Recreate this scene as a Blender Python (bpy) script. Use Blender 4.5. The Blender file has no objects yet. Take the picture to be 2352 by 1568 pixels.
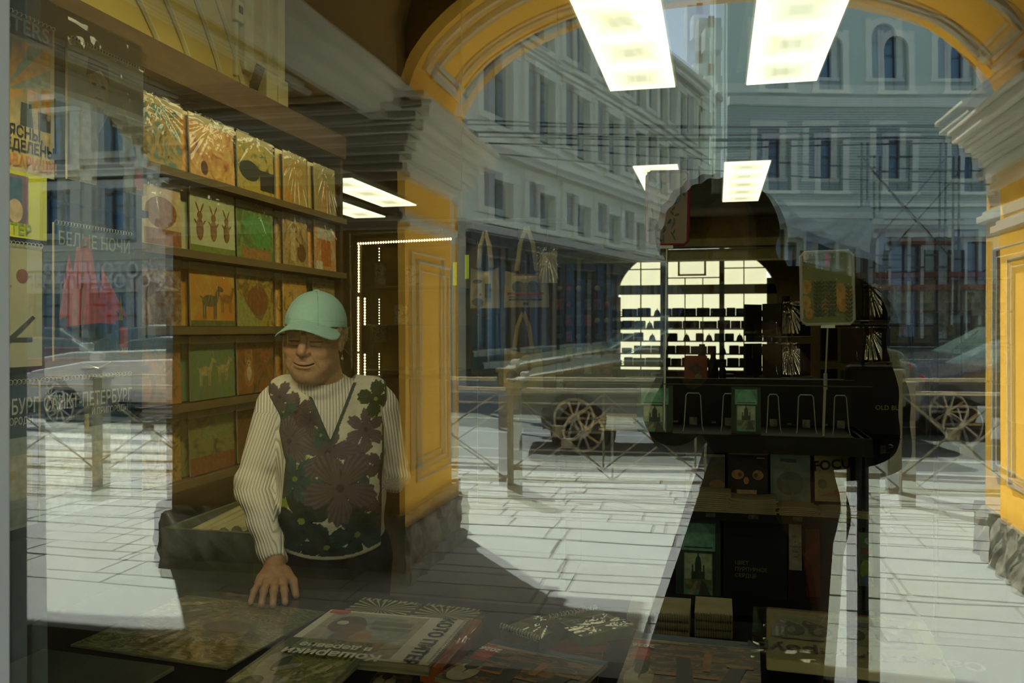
import bpy, bmesh, math, random
import numpy as np
import openvdb as vdb
from mathutils import Vector, Matrix
random.seed(7)
PI = math.pi
S = bpy.context.scene
COL = S.collection

# ---------------------------------------------------------------- camera
FPX, U0, V0, YAW, CH = 2000.0, 1176.0, 755.0, math.radians(13.2), 1.45
CY, SY = math.cos(YAW), math.sin(YAW)
D = 0.95                      # distance from the camera to the shop window
cd = bpy.data.cameras.new('camera'); cam = bpy.data.objects.new('camera', cd); COL.objects.link(cam)
cam.location = (0, 0, CH); cam.rotation_euler = (PI/2, 0, YAW)
cd.sensor_width = 36; cd.lens = FPX/2352*36; cd.shift_y = -29/2352; cd.clip_start = 0.01; cd.clip_end = 400
cd.dof.use_dof = True; cd.dof.focus_distance = 2.5; cd.dof.aperture_fstop = 8
S.camera = cam

# ---------------------------------------------------------------- sky, sun, exposure
w = bpy.data.worlds.new('sky'); S.world = w; w.use_nodes = True
nt = w.node_tree; bg = nt.nodes['Background']
sky = nt.nodes.new('ShaderNodeTexSky'); sky.sky_type = 'HOSEK_WILKIE'
SUN_TRAVEL = Vector((.605*.59, .796*.59, -.807)).normalized()
sky.sun_direction = -SUN_TRAVEL; sky.turbidity = 2.6; sky.ground_albedo = .35
hs = nt.nodes.new('ShaderNodeHueSaturation'); hs.inputs['Saturation'].default_value = .55
nt.links.new(sky.outputs[0], hs.inputs['Color']); nt.links.new(hs.outputs[0], bg.inputs[0]); bg.inputs[1].default_value = 18.5
sl = bpy.data.lights.new('sun', 'SUN'); sl.energy = 40.0; sl.angle = math.radians(.6); sl.color = (1, .985, .94)
so = bpy.data.objects.new('sun', sl); COL.objects.link(so)
so.rotation_euler = (SUN_TRAVEL).to_track_quat('-Z', 'Y').to_euler()
S.view_settings.view_transform = 'Standard'; S.view_settings.look = 'None'
S.view_settings.exposure = -0.48; S.view_settings.gamma = 1; S.view_settings.use_curve_mapping = False
S.cycles.use_denoising = True
S.cycles.max_bounces = 10; S.cycles.diffuse_bounces = 3; S.cycles.glossy_bounces = 5
S.cycles.transparent_max_bounces = 16; S.cycles.adaptive_threshold = .03; S.cycles.caustics_reflective = False; S.cycles.caustics_refractive = False
S.cycles.sample_clamp_indirect = 6

def P(u, v, ax, val):
    """point on the plane x/y/z = val in the direction of photo pixel (u, v)"""
    a, b = (u-U0)/FPX, (V0-v)/FPX
    d = Vector((a*CY-SY, a*SY+CY, b)); o = Vector((0, 0, CH))
    i = 'xyz'.index(ax); t = (val-o[i])/d[i]
    return o+d*t

# ---------------------------------------------------------------- materials
MATS = {}
def mat(name, c, rough=.6, c2=None, scale=8, metal=0, spec=.22, bump=0, stretch=(1, 1, 1), detail=4, emit=None, estr=0, contrast=.35, coords='Object', bscale=None):
    if name in MATS: return MATS[name]
    m = bpy.data.materials.new(name); m.use_nodes = True; t = m.node_tree; b = t.nodes['Principled BSDF']
    c2 = c2 or tuple(x*.8 for x in c)
    tc = t.nodes.new('ShaderNodeTexCoord'); mp = t.nodes.new('ShaderNodeMapping'); mp.inputs['Scale'].default_value = stretch
    n = t.nodes.new('ShaderNodeTexNoise'); n.inputs['Scale'].default_value = scale; n.inputs['Detail'].default_value = detail
    r = t.nodes.new('ShaderNodeValToRGB'); r.color_ramp.elements[0].position = .5-contrast/2; r.color_ramp.elements[1].position = .5+contrast/2
    r.color_ramp.elements[0].color = (*c2, 1); r.color_ramp.elements[1].color = (*c, 1)
    L = t.links.new
    L(tc.outputs[coords], mp.inputs[0]); L(mp.outputs[0], n.inputs['Vector']); L(n.outputs['Fac'], r.inputs[0]); L(r.outputs[0], b.inputs['Base Color'])
    b.inputs['Roughness'].default_value = rough; b.inputs['Metallic'].default_value = metal; b.inputs['Specular IOR Level'].default_value = spec
    if emit:
        b.inputs['Emission Color'].default_value = (*emit, 1); b.inputs['Emission Strength'].default_value = estr
    if bump:
        bn = t.nodes.new('ShaderNodeBump'); bn.inputs['Strength'].default_value = bump; bn.inputs['Distance'].default_value = .01
        if bscale:
            n2 = t.nodes.new('ShaderNodeTexNoise'); n2.inputs['Scale'].default_value = bscale; L(mp.outputs[0], n2.inputs['Vector']); L(n2.outputs['Fac'], bn.inputs['Height'])
        else: L(n.outputs['Fac'], bn.inputs['Height'])
        L(bn.outputs[0], b.inputs['Normal'])
    MATS[name] = m; return m

def printmat(name, cols, scale=6, stretch=(1, 1, 1), dist=1.5, rough=.35):
    """busy printed picture: a ramp of colours over a distorted noise"""
    if name in MATS: return MATS[name]
    m = bpy.data.materials.new(name); m.use_nodes = True; t = m.node_tree; b = t.nodes['Principled BSDF']; L = t.links.new
    tc = t.nodes.new('ShaderNodeTexCoord'); mp = t.nodes.new('ShaderNodeMapping'); mp.inputs['Scale'].default_value = stretch
    mp.inputs['Location'].default_value = (len(MATS)*1.7, len(MATS)*.9, 0)
    n = t.nodes.new('ShaderNodeTexNoise'); n.inputs['Scale'].default_value = scale; n.inputs['Detail'].default_value = 6; n.inputs['Distortion'].default_value = dist
    r = t.nodes.new('ShaderNodeValToRGB'); e = r.color_ramp.elements
    k = len(cols)
    e[0].position = .32; e[0].color = (*cols[0], 1); e[1].position = .68; e[1].color = (*cols[-1], 1)
    for i in range(1, k-1):
        x = e.new(.32+.36*i/(k-1)); x.color = (*cols[i], 1)
    L(tc.outputs['Object'], mp.inputs[0]); L(mp.outputs[0], n.inputs['Vector']); L(n.outputs['Fac'], r.inputs[0]); L(r.outputs[0], b.inputs['Base Color'])
    b.inputs['Roughness'].default_value = rough
    MATS[name] = m; return m

def attrmat(name, rough=.6, noise=.25, scale=60, sheen=0, spec=.4, bump=0, bscale=200, sss=0):
    """colour from the mesh's own colour attribute (print on paper, dye in cloth), broken up by a noise"""
    if name in MATS: return MATS[name]
    m = bpy.data.materials.new(name); m.use_nodes = True; t = m.node_tree; b = t.nodes['Principled BSDF']; L = t.links.new
    a = t.nodes.new('ShaderNodeAttribute'); a.attribute_name = 'Col'
    tc = t.nodes.new('ShaderNodeTexCoord'); n = t.nodes.new('ShaderNodeTexNoise'); n.inputs['Scale'].default_value = scale; n.inputs['Detail'].default_value = 4
    mr = t.nodes.new('ShaderNodeMapRange'); mr.inputs['From Min'].default_value = .3; mr.inputs['From Max'].default_value = .7
    mr.inputs['To Min'].default_value = 1-noise; mr.inputs['To Max'].default_value = 1+noise*.5
    mx = t.nodes.new('ShaderNodeVectorMath'); mx.operation = 'SCALE'
    L(tc.outputs['Object'], n.inputs['Vector']); L(n.outputs['Fac'], mr.inputs['Value']); L(a.outputs['Color'], mx.inputs[0]); L(mr.outputs[0], mx.inputs['Scale'])
    L(mx.outputs[0], b.inputs['Base Color']); b.inputs['Roughness'].default_value = rough; b.inputs['Specular IOR Level'].default_value = spec
    if bump:
        n2 = t.nodes.new('ShaderNodeTexNoise'); n2.inputs['Scale'].default_value = bscale; L(tc.outputs['Object'], n2.inputs['Vector'])
        bn = t.nodes.new('ShaderNodeBump'); bn.inputs['Strength'].default_value = bump; bn.inputs['Distance'].default_value = .002
        L(n2.outputs['Fac'], bn.inputs['Height']); L(bn.outputs[0], b.inputs['Normal'])
    MATS[name] = m; return m

def glassmat(name, fac, tint, trans, rough=0.0, bump=0, bscale=3):
    m = bpy.data.materials.new(name); m.use_nodes = True; t = m.node_tree; t.nodes.clear(); L = t.links.new
    o = t.nodes.new('ShaderNodeOutputMaterial'); mx = t.nodes.new('ShaderNodeMixShader'); mx.inputs[0].default_value = fac
    tr = t.nodes.new('ShaderNodeBsdfTransparent'); tr.inputs[0].default_value = (*trans, 1)
    gl = t.nodes.new('ShaderNodeBsdfGlossy'); gl.inputs['Color'].default_value = (*tint, 1); gl.inputs['Roughness'].default_value = rough
    L(tr.outputs[0], mx.inputs[1]); L(gl.outputs[0], mx.inputs[2]); L(mx.outputs[0], o.inputs[0])
    if bump:
        tc = t.nodes.new('ShaderNodeTexCoord'); n = t.nodes.new('ShaderNodeTexNoise'); n.inputs['Scale'].default_value = bscale; n.inputs['Detail'].default_value = 2
        mp = t.nodes.new('ShaderNodeMapping'); mp.inputs['Scale'].default_value = (.7, 1, 2.2)
        b = t.nodes.new('ShaderNodeBump'); b.inputs['Strength'].default_value = 1; b.inputs['Distance'].default_value = bump
        L(tc.outputs['Object'], mp.inputs[0]); L(mp.outputs[0], n.inputs['Vector']); L(n.outputs['Fac'], b.inputs['Height']); L(b.outputs[0], gl.inputs['Normal'])
    MATS[name] = m; return m

# ---------------------------------------------------------------- mesh helpers
def tag(o, label=None, cat=None, group=None, kind=None):
    if label: o['label'] = label
    if cat: o['category'] = cat
    if group: o['group'] = group
    if kind: o['kind'] = kind
    return o

class MB:
    """collects faces and links them as one mesh object; mirror=True maps the street side across the window plane"""
    def __init__(s): s.v = []; s.f = []; s.c = []
    def add(s, vs, fs, col=None):
        n = len(s.v); s.v += [tuple(p) for p in vs]; s.f += [tuple(i+n for i in f) for f in fs]; s.c += [col]*len(fs); return s
    def box(s, x0, x1, y0, y1, z0, z1, col=None):
        if x0 > x1: x0, x1 = x1, x0
        if y0 > y1: y0, y1 = y1, y0
        if z0 > z1: z0, z1 = z1, z0
        return s.add([(x0,y0,z0),(x1,y0,z0),(x1,y1,z0),(x0,y1,z0),(x0,y0,z1),(x1,y0,z1),(x1,y1,z1),(x0,y1,z1)],
                     [(0,3,2,1),(4,5,6,7),(0,1,5,4),(1,2,6,5),(2,3,7,6),(3,0,4,7)], col)
    def obox(s, O, a, b, c, la, lb, lc, col=None):
        """box from corner O along vectors a, b, c"""
        O = Vector(O); a = Vector(a)*la; b = Vector(b)*lb; c = Vector(c)*lc
        vs = [O, O+a, O+a+b, O+b, O+c, O+a+c, O+a+b+c, O+b+c]
        fs = [(0,3,2,1),(4,5,6,7),(0,1,5,4),(1,2,6,5),(2,3,7,6),(3,0,4,7)]
        if a.cross(b).dot(c) < 0: fs = [f[::-1] for f in fs]
        return s.add(vs, fs, col)
    def tube(s, pts, r, n=8, col=None, closed=False, cap=True):
        pts = [Vector(p) for p in pts]; rs = r if isinstance(r, (list, tuple)) else [r]*len(pts)
        vs = []; N = len(pts)
        up = None
        for i, p in enumerate(pts):
            if closed: t = pts[(i+1) % N]-pts[i-1]
            else: t = pts[min(i+1, N-1)]-pts[max(i-1, 0)]
            t.normalize()
            if up is None: up = t.orthogonal().normalized()
            up = (up-t*up.dot(t)).normalized(); q = t.cross(up)
            for k in range(n):
                a = 2*PI*k/n; vs.append(p+(up*math.cos(a)+q*math.sin(a))*rs[i])
        fs = []
        for i in range(N if closed else N-1):
            j = (i+1) % N
            for k in range(n): fs.append((i*n+k, i*n+(k+1) % n, j*n+(k+1) % n, j*n+k))
        if cap and not closed: fs.append(tuple(range(n-1, -1, -1))); fs.append(tuple((N-1)*n+k for k in range(n)))
        return s.add(vs, fs, col)
    def lathe(s, c, prof, n=24, axis='z', col=None):
        vs = []; fs = []; c = Vector(c)
        for r, h in prof:
            for k in range(n):
                a = 2*PI*k/n; q = (r*math.cos(a), r*math.sin(a), h)
                if axis == 'y': q = (q[0], q[2], q[1])
                if axis == 'x': q = (q[2], q[0], q[1])
                vs.append(c+Vector(q))
        for i in range(len(prof)-1):
            for k in range(n): fs.append((i*n+k, i*n+(k+1) % n, (i+1)*n+(k+1) % n, (i+1)*n+k))
        fs.append(tuple(range(n-1, -1, -1))); fs.append(tuple((len(prof)-1)*n+k for k in range(n)))
        return s.add(vs, fs, col)
    def prism(s, pts, vec, col=None):
        """polygon pts extruded by vec"""
        pts = [Vector(p) for p in pts]; v = Vector(vec); n = len(pts)
        return s.add(pts+[p+v for p in pts], [tuple(range(n-1, -1, -1)), tuple(range(n, 2*n))]+[(i, (i+1) % n, n+(i+1) % n, n+i) for i in range(n)], col)
    def build(s, name, m, parent=None, mirror=False, smooth=False, bevel=0, fix=False, kind=None, label=None):
        vs = s.v; fs = s.f
        if mirror:
            vs = [(x, 2*D-y, z) for x, y, z in vs]; fs = [f[::-1] for f in fs]
        me = bpy.data.meshes.new(name); me.from_pydata(vs, [], fs)
        if any(c is not None for c in s.c):
            ca = me.color_attributes.new('Col', 'FLOAT_COLOR', 'CORNER')
            buf = []
            for f, c in zip(fs, s.c): buf += [*(c or (.5, .5, .5)), 1]*len(f)
            ca.data.foreach_set('color', buf)
        if fix:
            bm = bmesh.new(); bm.from_mesh(me); bmesh.ops.recalc_face_normals(bm, faces=bm.faces); bm.to_mesh(me); bm.free()
        for mm in (m if isinstance(m, (list, tuple)) else [m]): me.materials.append(mm)
        if smooth: me.shade_smooth()
        o = bpy.data.objects.new(name, me); COL.objects.link(o)
        if parent: o.parent = parent
        if bevel:
            b = o.modifiers.new('bevel', 'BEVEL'); b.width = bevel; b.segments = 2; b.limit_method = 'ANGLE'
        if kind: o['kind'] = kind
        if label: o['label'] = label
        return o

def empty(name, loc, rz=0, label=None, cat=None, group=None, M=None):
    o = bpy.data.objects.new(name, None); COL.objects.link(o); o.empty_display_size = .05
    if M is not None: o.matrix_world = M
    else: o.location = loc; o.rotation_euler = (0, 0, rz)
    return tag(o, label, cat, group)

def frame(O, X, Y):
    """matrix with origin O, local x along X, local y along Y"""
    X = Vector(X).normalized(); Z = X.cross(Vector(Y)).normalized(); Y = Z.cross(X)
    M = Matrix((X, Y, Z)).transposed().to_4x4(); M.translation = Vector(O); return M

DG = None
def text(body, size, m, parent=None, name='lettering', loc=(0, 0, 0), rot=0, sx=1.0, align='CENTER', M=None, bold=0, depth=0):
    c = bpy.data.curves.new('t', 'FONT'); c.body = body; c.size = size; c.align_x = align; c.align_y = 'CENTER'; c.offset = bold; c.extrude = depth; c.resolution_u = 3
    o = bpy.data.objects.new('t', c); COL.objects.link(o); bpy.context.view_layer.update()
    me = bpy.data.meshes.new_from_object(o.evaluated_get(bpy.context.evaluated_depsgraph_get()))
    bpy.data.objects.remove(o); bpy.data.curves.remove(c)
    me.materials.clear(); me.materials.append(m); me.name = name
    T = Matrix.Translation(loc) @ Matrix.Rotation(rot, 4, 'Z') @ Matrix.Diagonal((sx, 1, 1, 1))
    me.transform(T if M is None else M @ T)
    o = bpy.data.objects.new(name, me); COL.objects.link(o)
    if parent: o.parent = parent
    return o

# ---------------------------------------------------------------- signed-distance modelling for the figures
def smin(a, b, k):
    h = np.clip(.5+.5*(b-a)/k, 0, 1); return b*(1-h)+a*h-k*h*(1-h)
def smax(a, b, k): return -smin(-a, -b, k)
def caps(p, a, b, r1, r2):
    a = np.array(a, np.float32); b = np.array(b, np.float32); ba = b-a
    q = [p[i]-a[i] for i in range(3)]
    h = np.clip((q[0]*ba[0]+q[1]*ba[1]+q[2]*ba[2])/float(ba@ba), 0, 1)
    return np.sqrt(sum((q[i]-ba[i]*h)**2 for i in range(3)))-(r1+(r2-r1)*h)
def ell(p, c, r, rot=None):
    q = [p[i]-c[i] for i in range(3)]
    if rot is not None:
        q = [sum(rot[j][i]*q[j] for j in range(3)) for i in range(3)]
    k = np.sqrt(sum((q[i]/r[i])**2 for i in range(3)))
    k2 = np.sqrt(sum((q[i]/(r[i]*r[i]))**2 for i in range(3)))+1e-9
    return k*(k-1)/k2
def sdf_mesh(fn, ax, name, m, parent=None, colfn=None, keep=None):
    """ax: three arrays of coordinates (may be uneven); fn(p) -> distance"""
    X, Y, Z = np.meshgrid(*[a.astype(np.float32) for a in ax], indexing='ij')
    d = np.clip(fn((X, Y, Z)), -.05, .05).astype(np.float32)
    g = vdb.FloatGrid(.05); g.copyFromArray(np.ascontiguousarray(d))
    p, q = g.convertToQuads(isovalue=0)
    p = np.stack([np.interp(p[:, i], np.arange(len(ax[i])), ax[i]) for i in range(3)], 1)
    q = q[:, ::-1]
    if keep is not None:
        k = keep(p); q = q[k[q].all(1)]
    me = bpy.data.meshes.new(name); me.from_pydata(p.tolist(), [], q.tolist())
    if colfn is not None:
        c = np.ones((len(p), 4), np.float32); c[:, :3] = colfn(p)
        ca = me.color_attributes.new('Col', 'FLOAT_COLOR', 'POINT'); ca.data.foreach_set('color', c.ravel())
    me.materials.append(m); me.shade_smooth()
    bm = bmesh.new(); bm.from_mesh(me); bmesh.ops.delete(bm, geom=[v for v in bm.verts if not v.link_faces], context='VERTS')
    bmesh.ops.recalc_face_normals(bm, faces=bm.faces); bm.to_mesh(me); bm.free()
    o = bpy.data.objects.new(name, me); COL.objects.link(o)
    if parent: o.parent = parent
    return o
def knitmat():
    m = bpy.data.materials.new('cream_rib_knit'); m.use_nodes = True; t = m.node_tree; b = t.nodes['Principled BSDF']; L = t.links.new
    at_ = t.nodes.new('ShaderNodeAttribute'); at_.attribute_name = 'Col'; s = t.nodes.new('ShaderNodeSeparateColor'); L(at_.outputs['Color'], s.inputs[0])
    k = t.nodes.new('ShaderNodeMath'); k.operation = 'MULTIPLY'; k.inputs[1].default_value = 2*PI/.0085; L(s.outputs[0], k.inputs[0])
    si = t.nodes.new('ShaderNodeMath'); si.operation = 'SINE'; L(k.outputs[0], si.inputs[0])
    mr = t.nodes.new('ShaderNodeMapRange'); mr.inputs['From Min'].default_value = -1; mr.inputs['From Max'].default_value = -.2; L(si.outputs[0], mr.inputs['Value'])
    mx = t.nodes.new('ShaderNodeMix'); mx.data_type = 'RGBA'; L(mr.outputs[0], mx.inputs[0]); mx.inputs[6].default_value = (.40, .37, .28, 1); mx.inputs[7].default_value = (.72, .70, .60, 1)
    L(mx.outputs[2], b.inputs['Base Color']); b.inputs['Roughness'].default_value = .9; b.inputs['Specular IOR Level'].default_value = .15
    bn = t.nodes.new('ShaderNodeBump'); bn.inputs['Strength'].default_value = .6; bn.inputs['Distance'].default_value = .0015; L(si.outputs[0], bn.inputs['Height']); L(bn.outputs[0], b.inputs['Normal'])
    MATS['cream_rib_knit'] = m; return m
def axr(*segs):
    """axr((a, b, step), ...) -> coordinates with piecewise steps"""
    out = []
    for a, b, s in segs: out += list(np.arange(a, b, s))
    return np.array(sorted(set(np.round(out, 5))))
# ================================================================ STREET SIDE (seen mirrored in the window)
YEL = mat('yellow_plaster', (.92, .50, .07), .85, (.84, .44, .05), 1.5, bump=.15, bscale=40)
YEL_SHADE = mat('shaded_yellow_plaster', (.34, .21, .06), .9, (.27, .17, .05), 1.2, bump=.15, bscale=40)  # yellow plaster darkened so its colour carries the gallery's shade
TRIM = mat('white_plaster_trim', (.72, .69, .58), .8, (.62, .58, .48), 3, bump=.1, bscale=60)
GRAN = mat('rough_granite', (.36, .32, .25), .95, (.07, .06, .04), 9, bump=1.0, detail=8)
SLAB = mat('pavement_stone', (.50, .52, .50), .9, (.42, .44, .42), 2.5, bump=.1, bscale=60, coords='Object')
SLAB2 = mat('pavement_stone_worn', (.45, .46, .44), .9, (.36, .37, .35), 4, bump=.1, bscale=60)
GROUT = mat('pavement_joint', (.20, .19, .16), .95)
ASPH = mat('asphalt', (.17, .18, .175), .9, (.13, .14, .14), 6, bump=.2, bscale=200)
WHITE = mat('road_paint', (.75, .75, .70), .8, (.6, .6, .55), 7)
IRON = mat('fence_metal', (.26, .26, .22), .5, (.17, .17, .13), 12); RAIL = mat('sunlit_rail_metal', (.55, .55, .50), .4, (.45, .45, .4), 12)  # sunlight on the top rail put into its paler colour
FBEI = mat('beige_facade', (.62, .62, .50), .9, (.54, .54, .43), 1.2)
FBEIT = mat('beige_facade_trim', (.74, .72, .60), .9, (.66, .64, .52), 2)
FBLU = mat('blue_grey_facade', (.44, .53, .50), .9, (.40, .49, .46), 1)
FBLUT = mat('pale_facade_trim', (.78, .80, .70), .9, (.70, .72, .64), 2)
PANE = mat('sky_tinted_pane', (.06, .17, .28), .12, (.03, .09, .17), .8, spec=.8)  # blue of the reflected sky put into the pane colour
SASH = mat('window_sash', (.05, .05, .05), .5)
DARKF = mat('dark_shopfront', (.05, .055, .045), .5, (.02, .02, .015), 1.5)
CREAM = mat('cream_shopfront', (.55, .52, .42), .7, (.2, .2, .17), 2)

YN, YF = 4.70, 5.75           # near and far face of the arcade wall (distance beyond the window)
OPEN = [(-6.62, -3.23), (-1.73, 1.66), (3.16, 6.55)]
SPR, RISE, TOP = 2.68, .86, 5.2
def arch_z(x, x0, x1, spr=SPR, rise=RISE, grow=0):
    a = (x1-x0)/2+grow; c = (x0+x1)/2; t = min(1, abs(x-c)/a)
    return spr+(rise+grow)*max(0, 1-t**2.25)**(1/2.05)
def arc_xs(x0, x1, n=40): return [(x0+x1)/2-(x1-x0)/2*math.cos(PI*i/n) for i in range(n+1)]

mb = MB()
edges = [-9.2]+[e for o in OPEN for e in o]+[9.2]
for i in range(0, len(edges), 2):
    mb.box(edges[i], edges[i+1], YN, YF, .30, TOP)
for x0, x1 in OPEN:
    xs = arc_xs(x0, x1)
    for a, b in zip(xs, xs[1:]):
        za, zb = arch_z(a, x0, x1), arch_z(b, x0, x1)
        mb.add([(a,YN,za),(b,YN,zb),(b,YN,TOP),(a,YN,TOP),(a,YF,za),(b,YF,zb),(b,YF,TOP),(a,YF,TOP)],
               [(0,1,2,3),(7,6,5,4),(4,5,1,0)])
arc_wall = mb.build('wall_arcade', [YEL, YEL_SHADE], mirror=True, kind='structure', fix=False)
for _p in arc_wall.data.polygons:      # the gallery face takes the darkened plaster, its shade put into the colour
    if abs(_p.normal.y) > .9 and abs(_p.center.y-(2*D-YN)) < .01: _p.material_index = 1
# granite plinths under the piers
for i in range(0, len(edges), 2):
    g = MB(); x0, x1 = edges[i]-.05, edges[i+1]+.05
    nx, nz = 26, 6
    def rough(x, y, z): return .022*math.sin(x*31+z*17)*math.sin(y*23+x*7+z*29)
    for (fa, fb, fy) in ((x0, x1, YN-.05), (x0, x1, YF+.05)):
        for a in range(nx):
            for c in range(nz):
                q = []
                for da, dc in ((0,0),(1,0),(1,1),(0,1)):
                    x = fa+(fb-fa)*(a+da)/nx; z = .33*(c+dc)/nz; q.append((x, fy+rough(x, fy, z), z))
                g.add(q, [(0,1,2,3)])
    for fx in (x0, x1):
        for a in range(18):
            for c in range(nz):
                q = []
                for da, dc in ((0,0),(1,0),(1,1),(0,1)):
                    y = YN-.05+(YF-YN+.1)*(a+da)/18; z = .33*(c+dc)/nz; q.append((fx+rough(y, fx, z), y, z))
                g.add(q, [(0,1,2,3)])
    g.box(x0+.02, x1-.02, YN-.03, YF+.03, 0, .31)
    g.build('granite_plinth', GRAN, arc_wall, mirror=True)
# capitals: stacked mouldings wrapping each pier
for i in range(0, len(edges), 2):
    g = MB()
    for z0, z1, p in ((2.30, 2.34, .05), (2.34, 2.40, .02), (2.40, 2.44, .07), (2.44, 2.50, .10), (2.50, 2.54, .13), (2.54, 2.60, .17), (2.60, 2.66, .22), (2.66, 2.69, .24), (2.02, 2.07, .045), (2.07, 2.10, .02)):
        g.box(edges[i]-p, edges[i+1]+p, YN-p, YF+p, z0, z1)
    g.build('pier_capital', TRIM, arc_wall, mirror=True, bevel=.008)
# panel mouldings on the reveals and bands on the soffits
def moulding_loop(mbx, pts, r):
    mbx.tube(pts, r, 6, closed=True)
for x0, x1 in OPEN:
    for sgn, xx in ((1, x0), (-1, x1)):
        g = MB()
        for k, r in ((0, .022), (.05, .014)):
            ya, yb, za, zb = YN+.2+k, YF-.2-k, .55+k, 1.85-k
            moulding_loop(g, [(xx+sgn*.004, ya, za), (xx+sgn*.004, yb, za), (xx+sgn*.004, yb, zb), (xx+sgn*.004, ya, zb)], r)
        g.build('reveal_panel_moulding', TRIM, arc_wall, mirror=True)
    g = MB()
    for k, r in ((0, .03), (.07, .016)):
        xs = [x for x in arc_xs(x0, x1, 60) if x0+.07+k*.6 < x < x1-.07-k*.6]
        ya, yb = YN+.24+k, YF-.2-k
        loop = [(x, ya, arch_z(x, x0, x1)-.006) for x in xs]+[(x, yb, arch_z(x, x0, x1)-.006) for x in xs[::-1]]
        moulding_loop(g, loop, r)
    g.build('soffit_band_moulding', TRIM, arc_wall, mirror=True)
# vaults over the gallery, beams over the piers with a dropped cornice and coffer
g = MB()
for x0, x1 in OPEN:
    xs = arc_xs(x0-.05, x1+.05, 28)
    for a, b in zip(xs, xs[1:]):
        za, zb = arch_z(a, x0-.06, x1+.06, 2.7, 1.7), arch_z(b, x0-.06, x1+.06, 2.7, 1.7)
        g.add([(a,D+.02,za),(b,D+.02,zb),(b,YN,zb),(a,YN,za)], [(0,1,2,3)])
g.build('ceiling_gallery_vault', YEL_SHADE, mirror=True, kind='structure')
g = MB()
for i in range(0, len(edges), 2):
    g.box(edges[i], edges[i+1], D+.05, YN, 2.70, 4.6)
b_ = g.build('ceiling_gallery_beams', YEL_SHADE, mirror=True, kind='structure')
for i in range(0, len(edges), 2):
    g = MB()
    for z0, z1, p in ((2.60, 2.64, -.02), (2.64, 2.70, .06), (2.70, 2.76, .11)):
        for xx, sg in ((edges[i], -1), (edges[i+1], 1)):
            g.box(xx-sg*.12, xx+sg*p, D+.06, YN-.05, z0, z1)
    for k, r in ((0, .02), (.07, .012)):
        moulding_loop(g, [(edges[i]+.35+k, 2.0+k, 2.69), (edges[i+1]-.35-k, 2.0+k, 2.69), (edges[i+1]-.35-k, 4.2-k, 2.69), (edges[i]+.35+k, 4.2-k, 2.69)], r)
    g.build('beam_cornice', TRIM, b_, mirror=True)
MB().box(-9.2, 9.2, D+.02, YF, TOP, TOP+.3).build('roof_gallery', YEL_SHADE, mirror=True, kind='structure')
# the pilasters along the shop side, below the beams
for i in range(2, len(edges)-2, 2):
    MB().box(edges[i]-(0), edges[i+1], D+.03, D+.10, 0, 2.7).build('trim_shop_pilaster', YEL_SHADE, mirror=True, kind='structure')

# pavement
pav = MB().box(-16, 14, D-.1, 8.32, -.4, -.012).build('floor_pavement', GROUT, mirror=True, kind='structure')
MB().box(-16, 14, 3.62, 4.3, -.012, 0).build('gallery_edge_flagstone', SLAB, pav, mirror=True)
MB().box(-16, 14, D-.1, 3.62, -.012, 0).build('gallery_flagstone', mat('shaded_gallery_stone', (.03, .025, .014), .95, (.02, .017, .01), 2, spec=.03), pav, mirror=True)  # stone darkened so the shade under the vaults sits in its colour
smesh = {}
rowy = [4.31, 4.75, 5.12, 5.55, 5.9, 6.22, 6.5, 6.78, 7.06, 7.34, 7.62, 7.9, 8.3]
for r, (ya, yb) in enumerate(zip(rowy, rowy[1:])):
    x = -9.0+random.random()*.5
    while x < 5.2:
        L_ = random.choice((.75, .9, 1.05)) ; key = (r, L_)
        if key not in smesh:
            o = MB().box(.012, L_-.012, -(yb-ya)+.024, 0, -.02, 0).build('paving_slab', random.choice((SLAB, SLAB, SLAB2)), pav, bevel=0)
            smesh[key] = o.data
        else:
            o = bpy.data.objects.new('paving_slab', smesh[key]); COL.objects.link(o); o.parent = pav
        o.location = (x, 2*D-ya-.012, random.uniform(-.004, .001)); x += L_
# sheets of paving beyond the slabs singled out
for x0, x1 in ((-16, -9.1), (6.2, 14)):
    MB().box(x0, x1, 4.31, 8.3, -.012, 0).build('worn_flagstone', SLAB2, pav, mirror=True)
MB().box(-30, 26, 8.34, 8.56, -.3, .015).build('trim_kerb', GROUT if 0 else SLAB2, mirror=True, kind='structure')
MB().box(-60, 60, 8.56, 17.6, -.4, -.11).build('floor_road', ASPH, mirror=True, kind='structure')
g = MB()
for k in range(9): g.box(-13.2, -5.0-.12*k, 9.0+.9*k, 9.45+.9*k, -.11, -.106)
g.build('zebra_crossing_paint', WHITE, mirror=True, kind='structure')
g = MB()
for yy, ww in ((9.05, .10), (10.1, .10), (12.9, .12)): g.box(-4.6, 26, yy, yy+ww, -.11, -.106)
g.build('lane_line_paint', WHITE, mirror=True, kind='structure')
MB().box(-60, 60, 17.6, 19.1, -.4, .02).build('floor_far_sidewalk', SLAB2, mirror=True, kind='structure')
MB().box(-60, 80, 19.1, 75, -.4, -.05).build('floor_side_street', ASPH, mirror=True, kind='structure')

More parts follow.
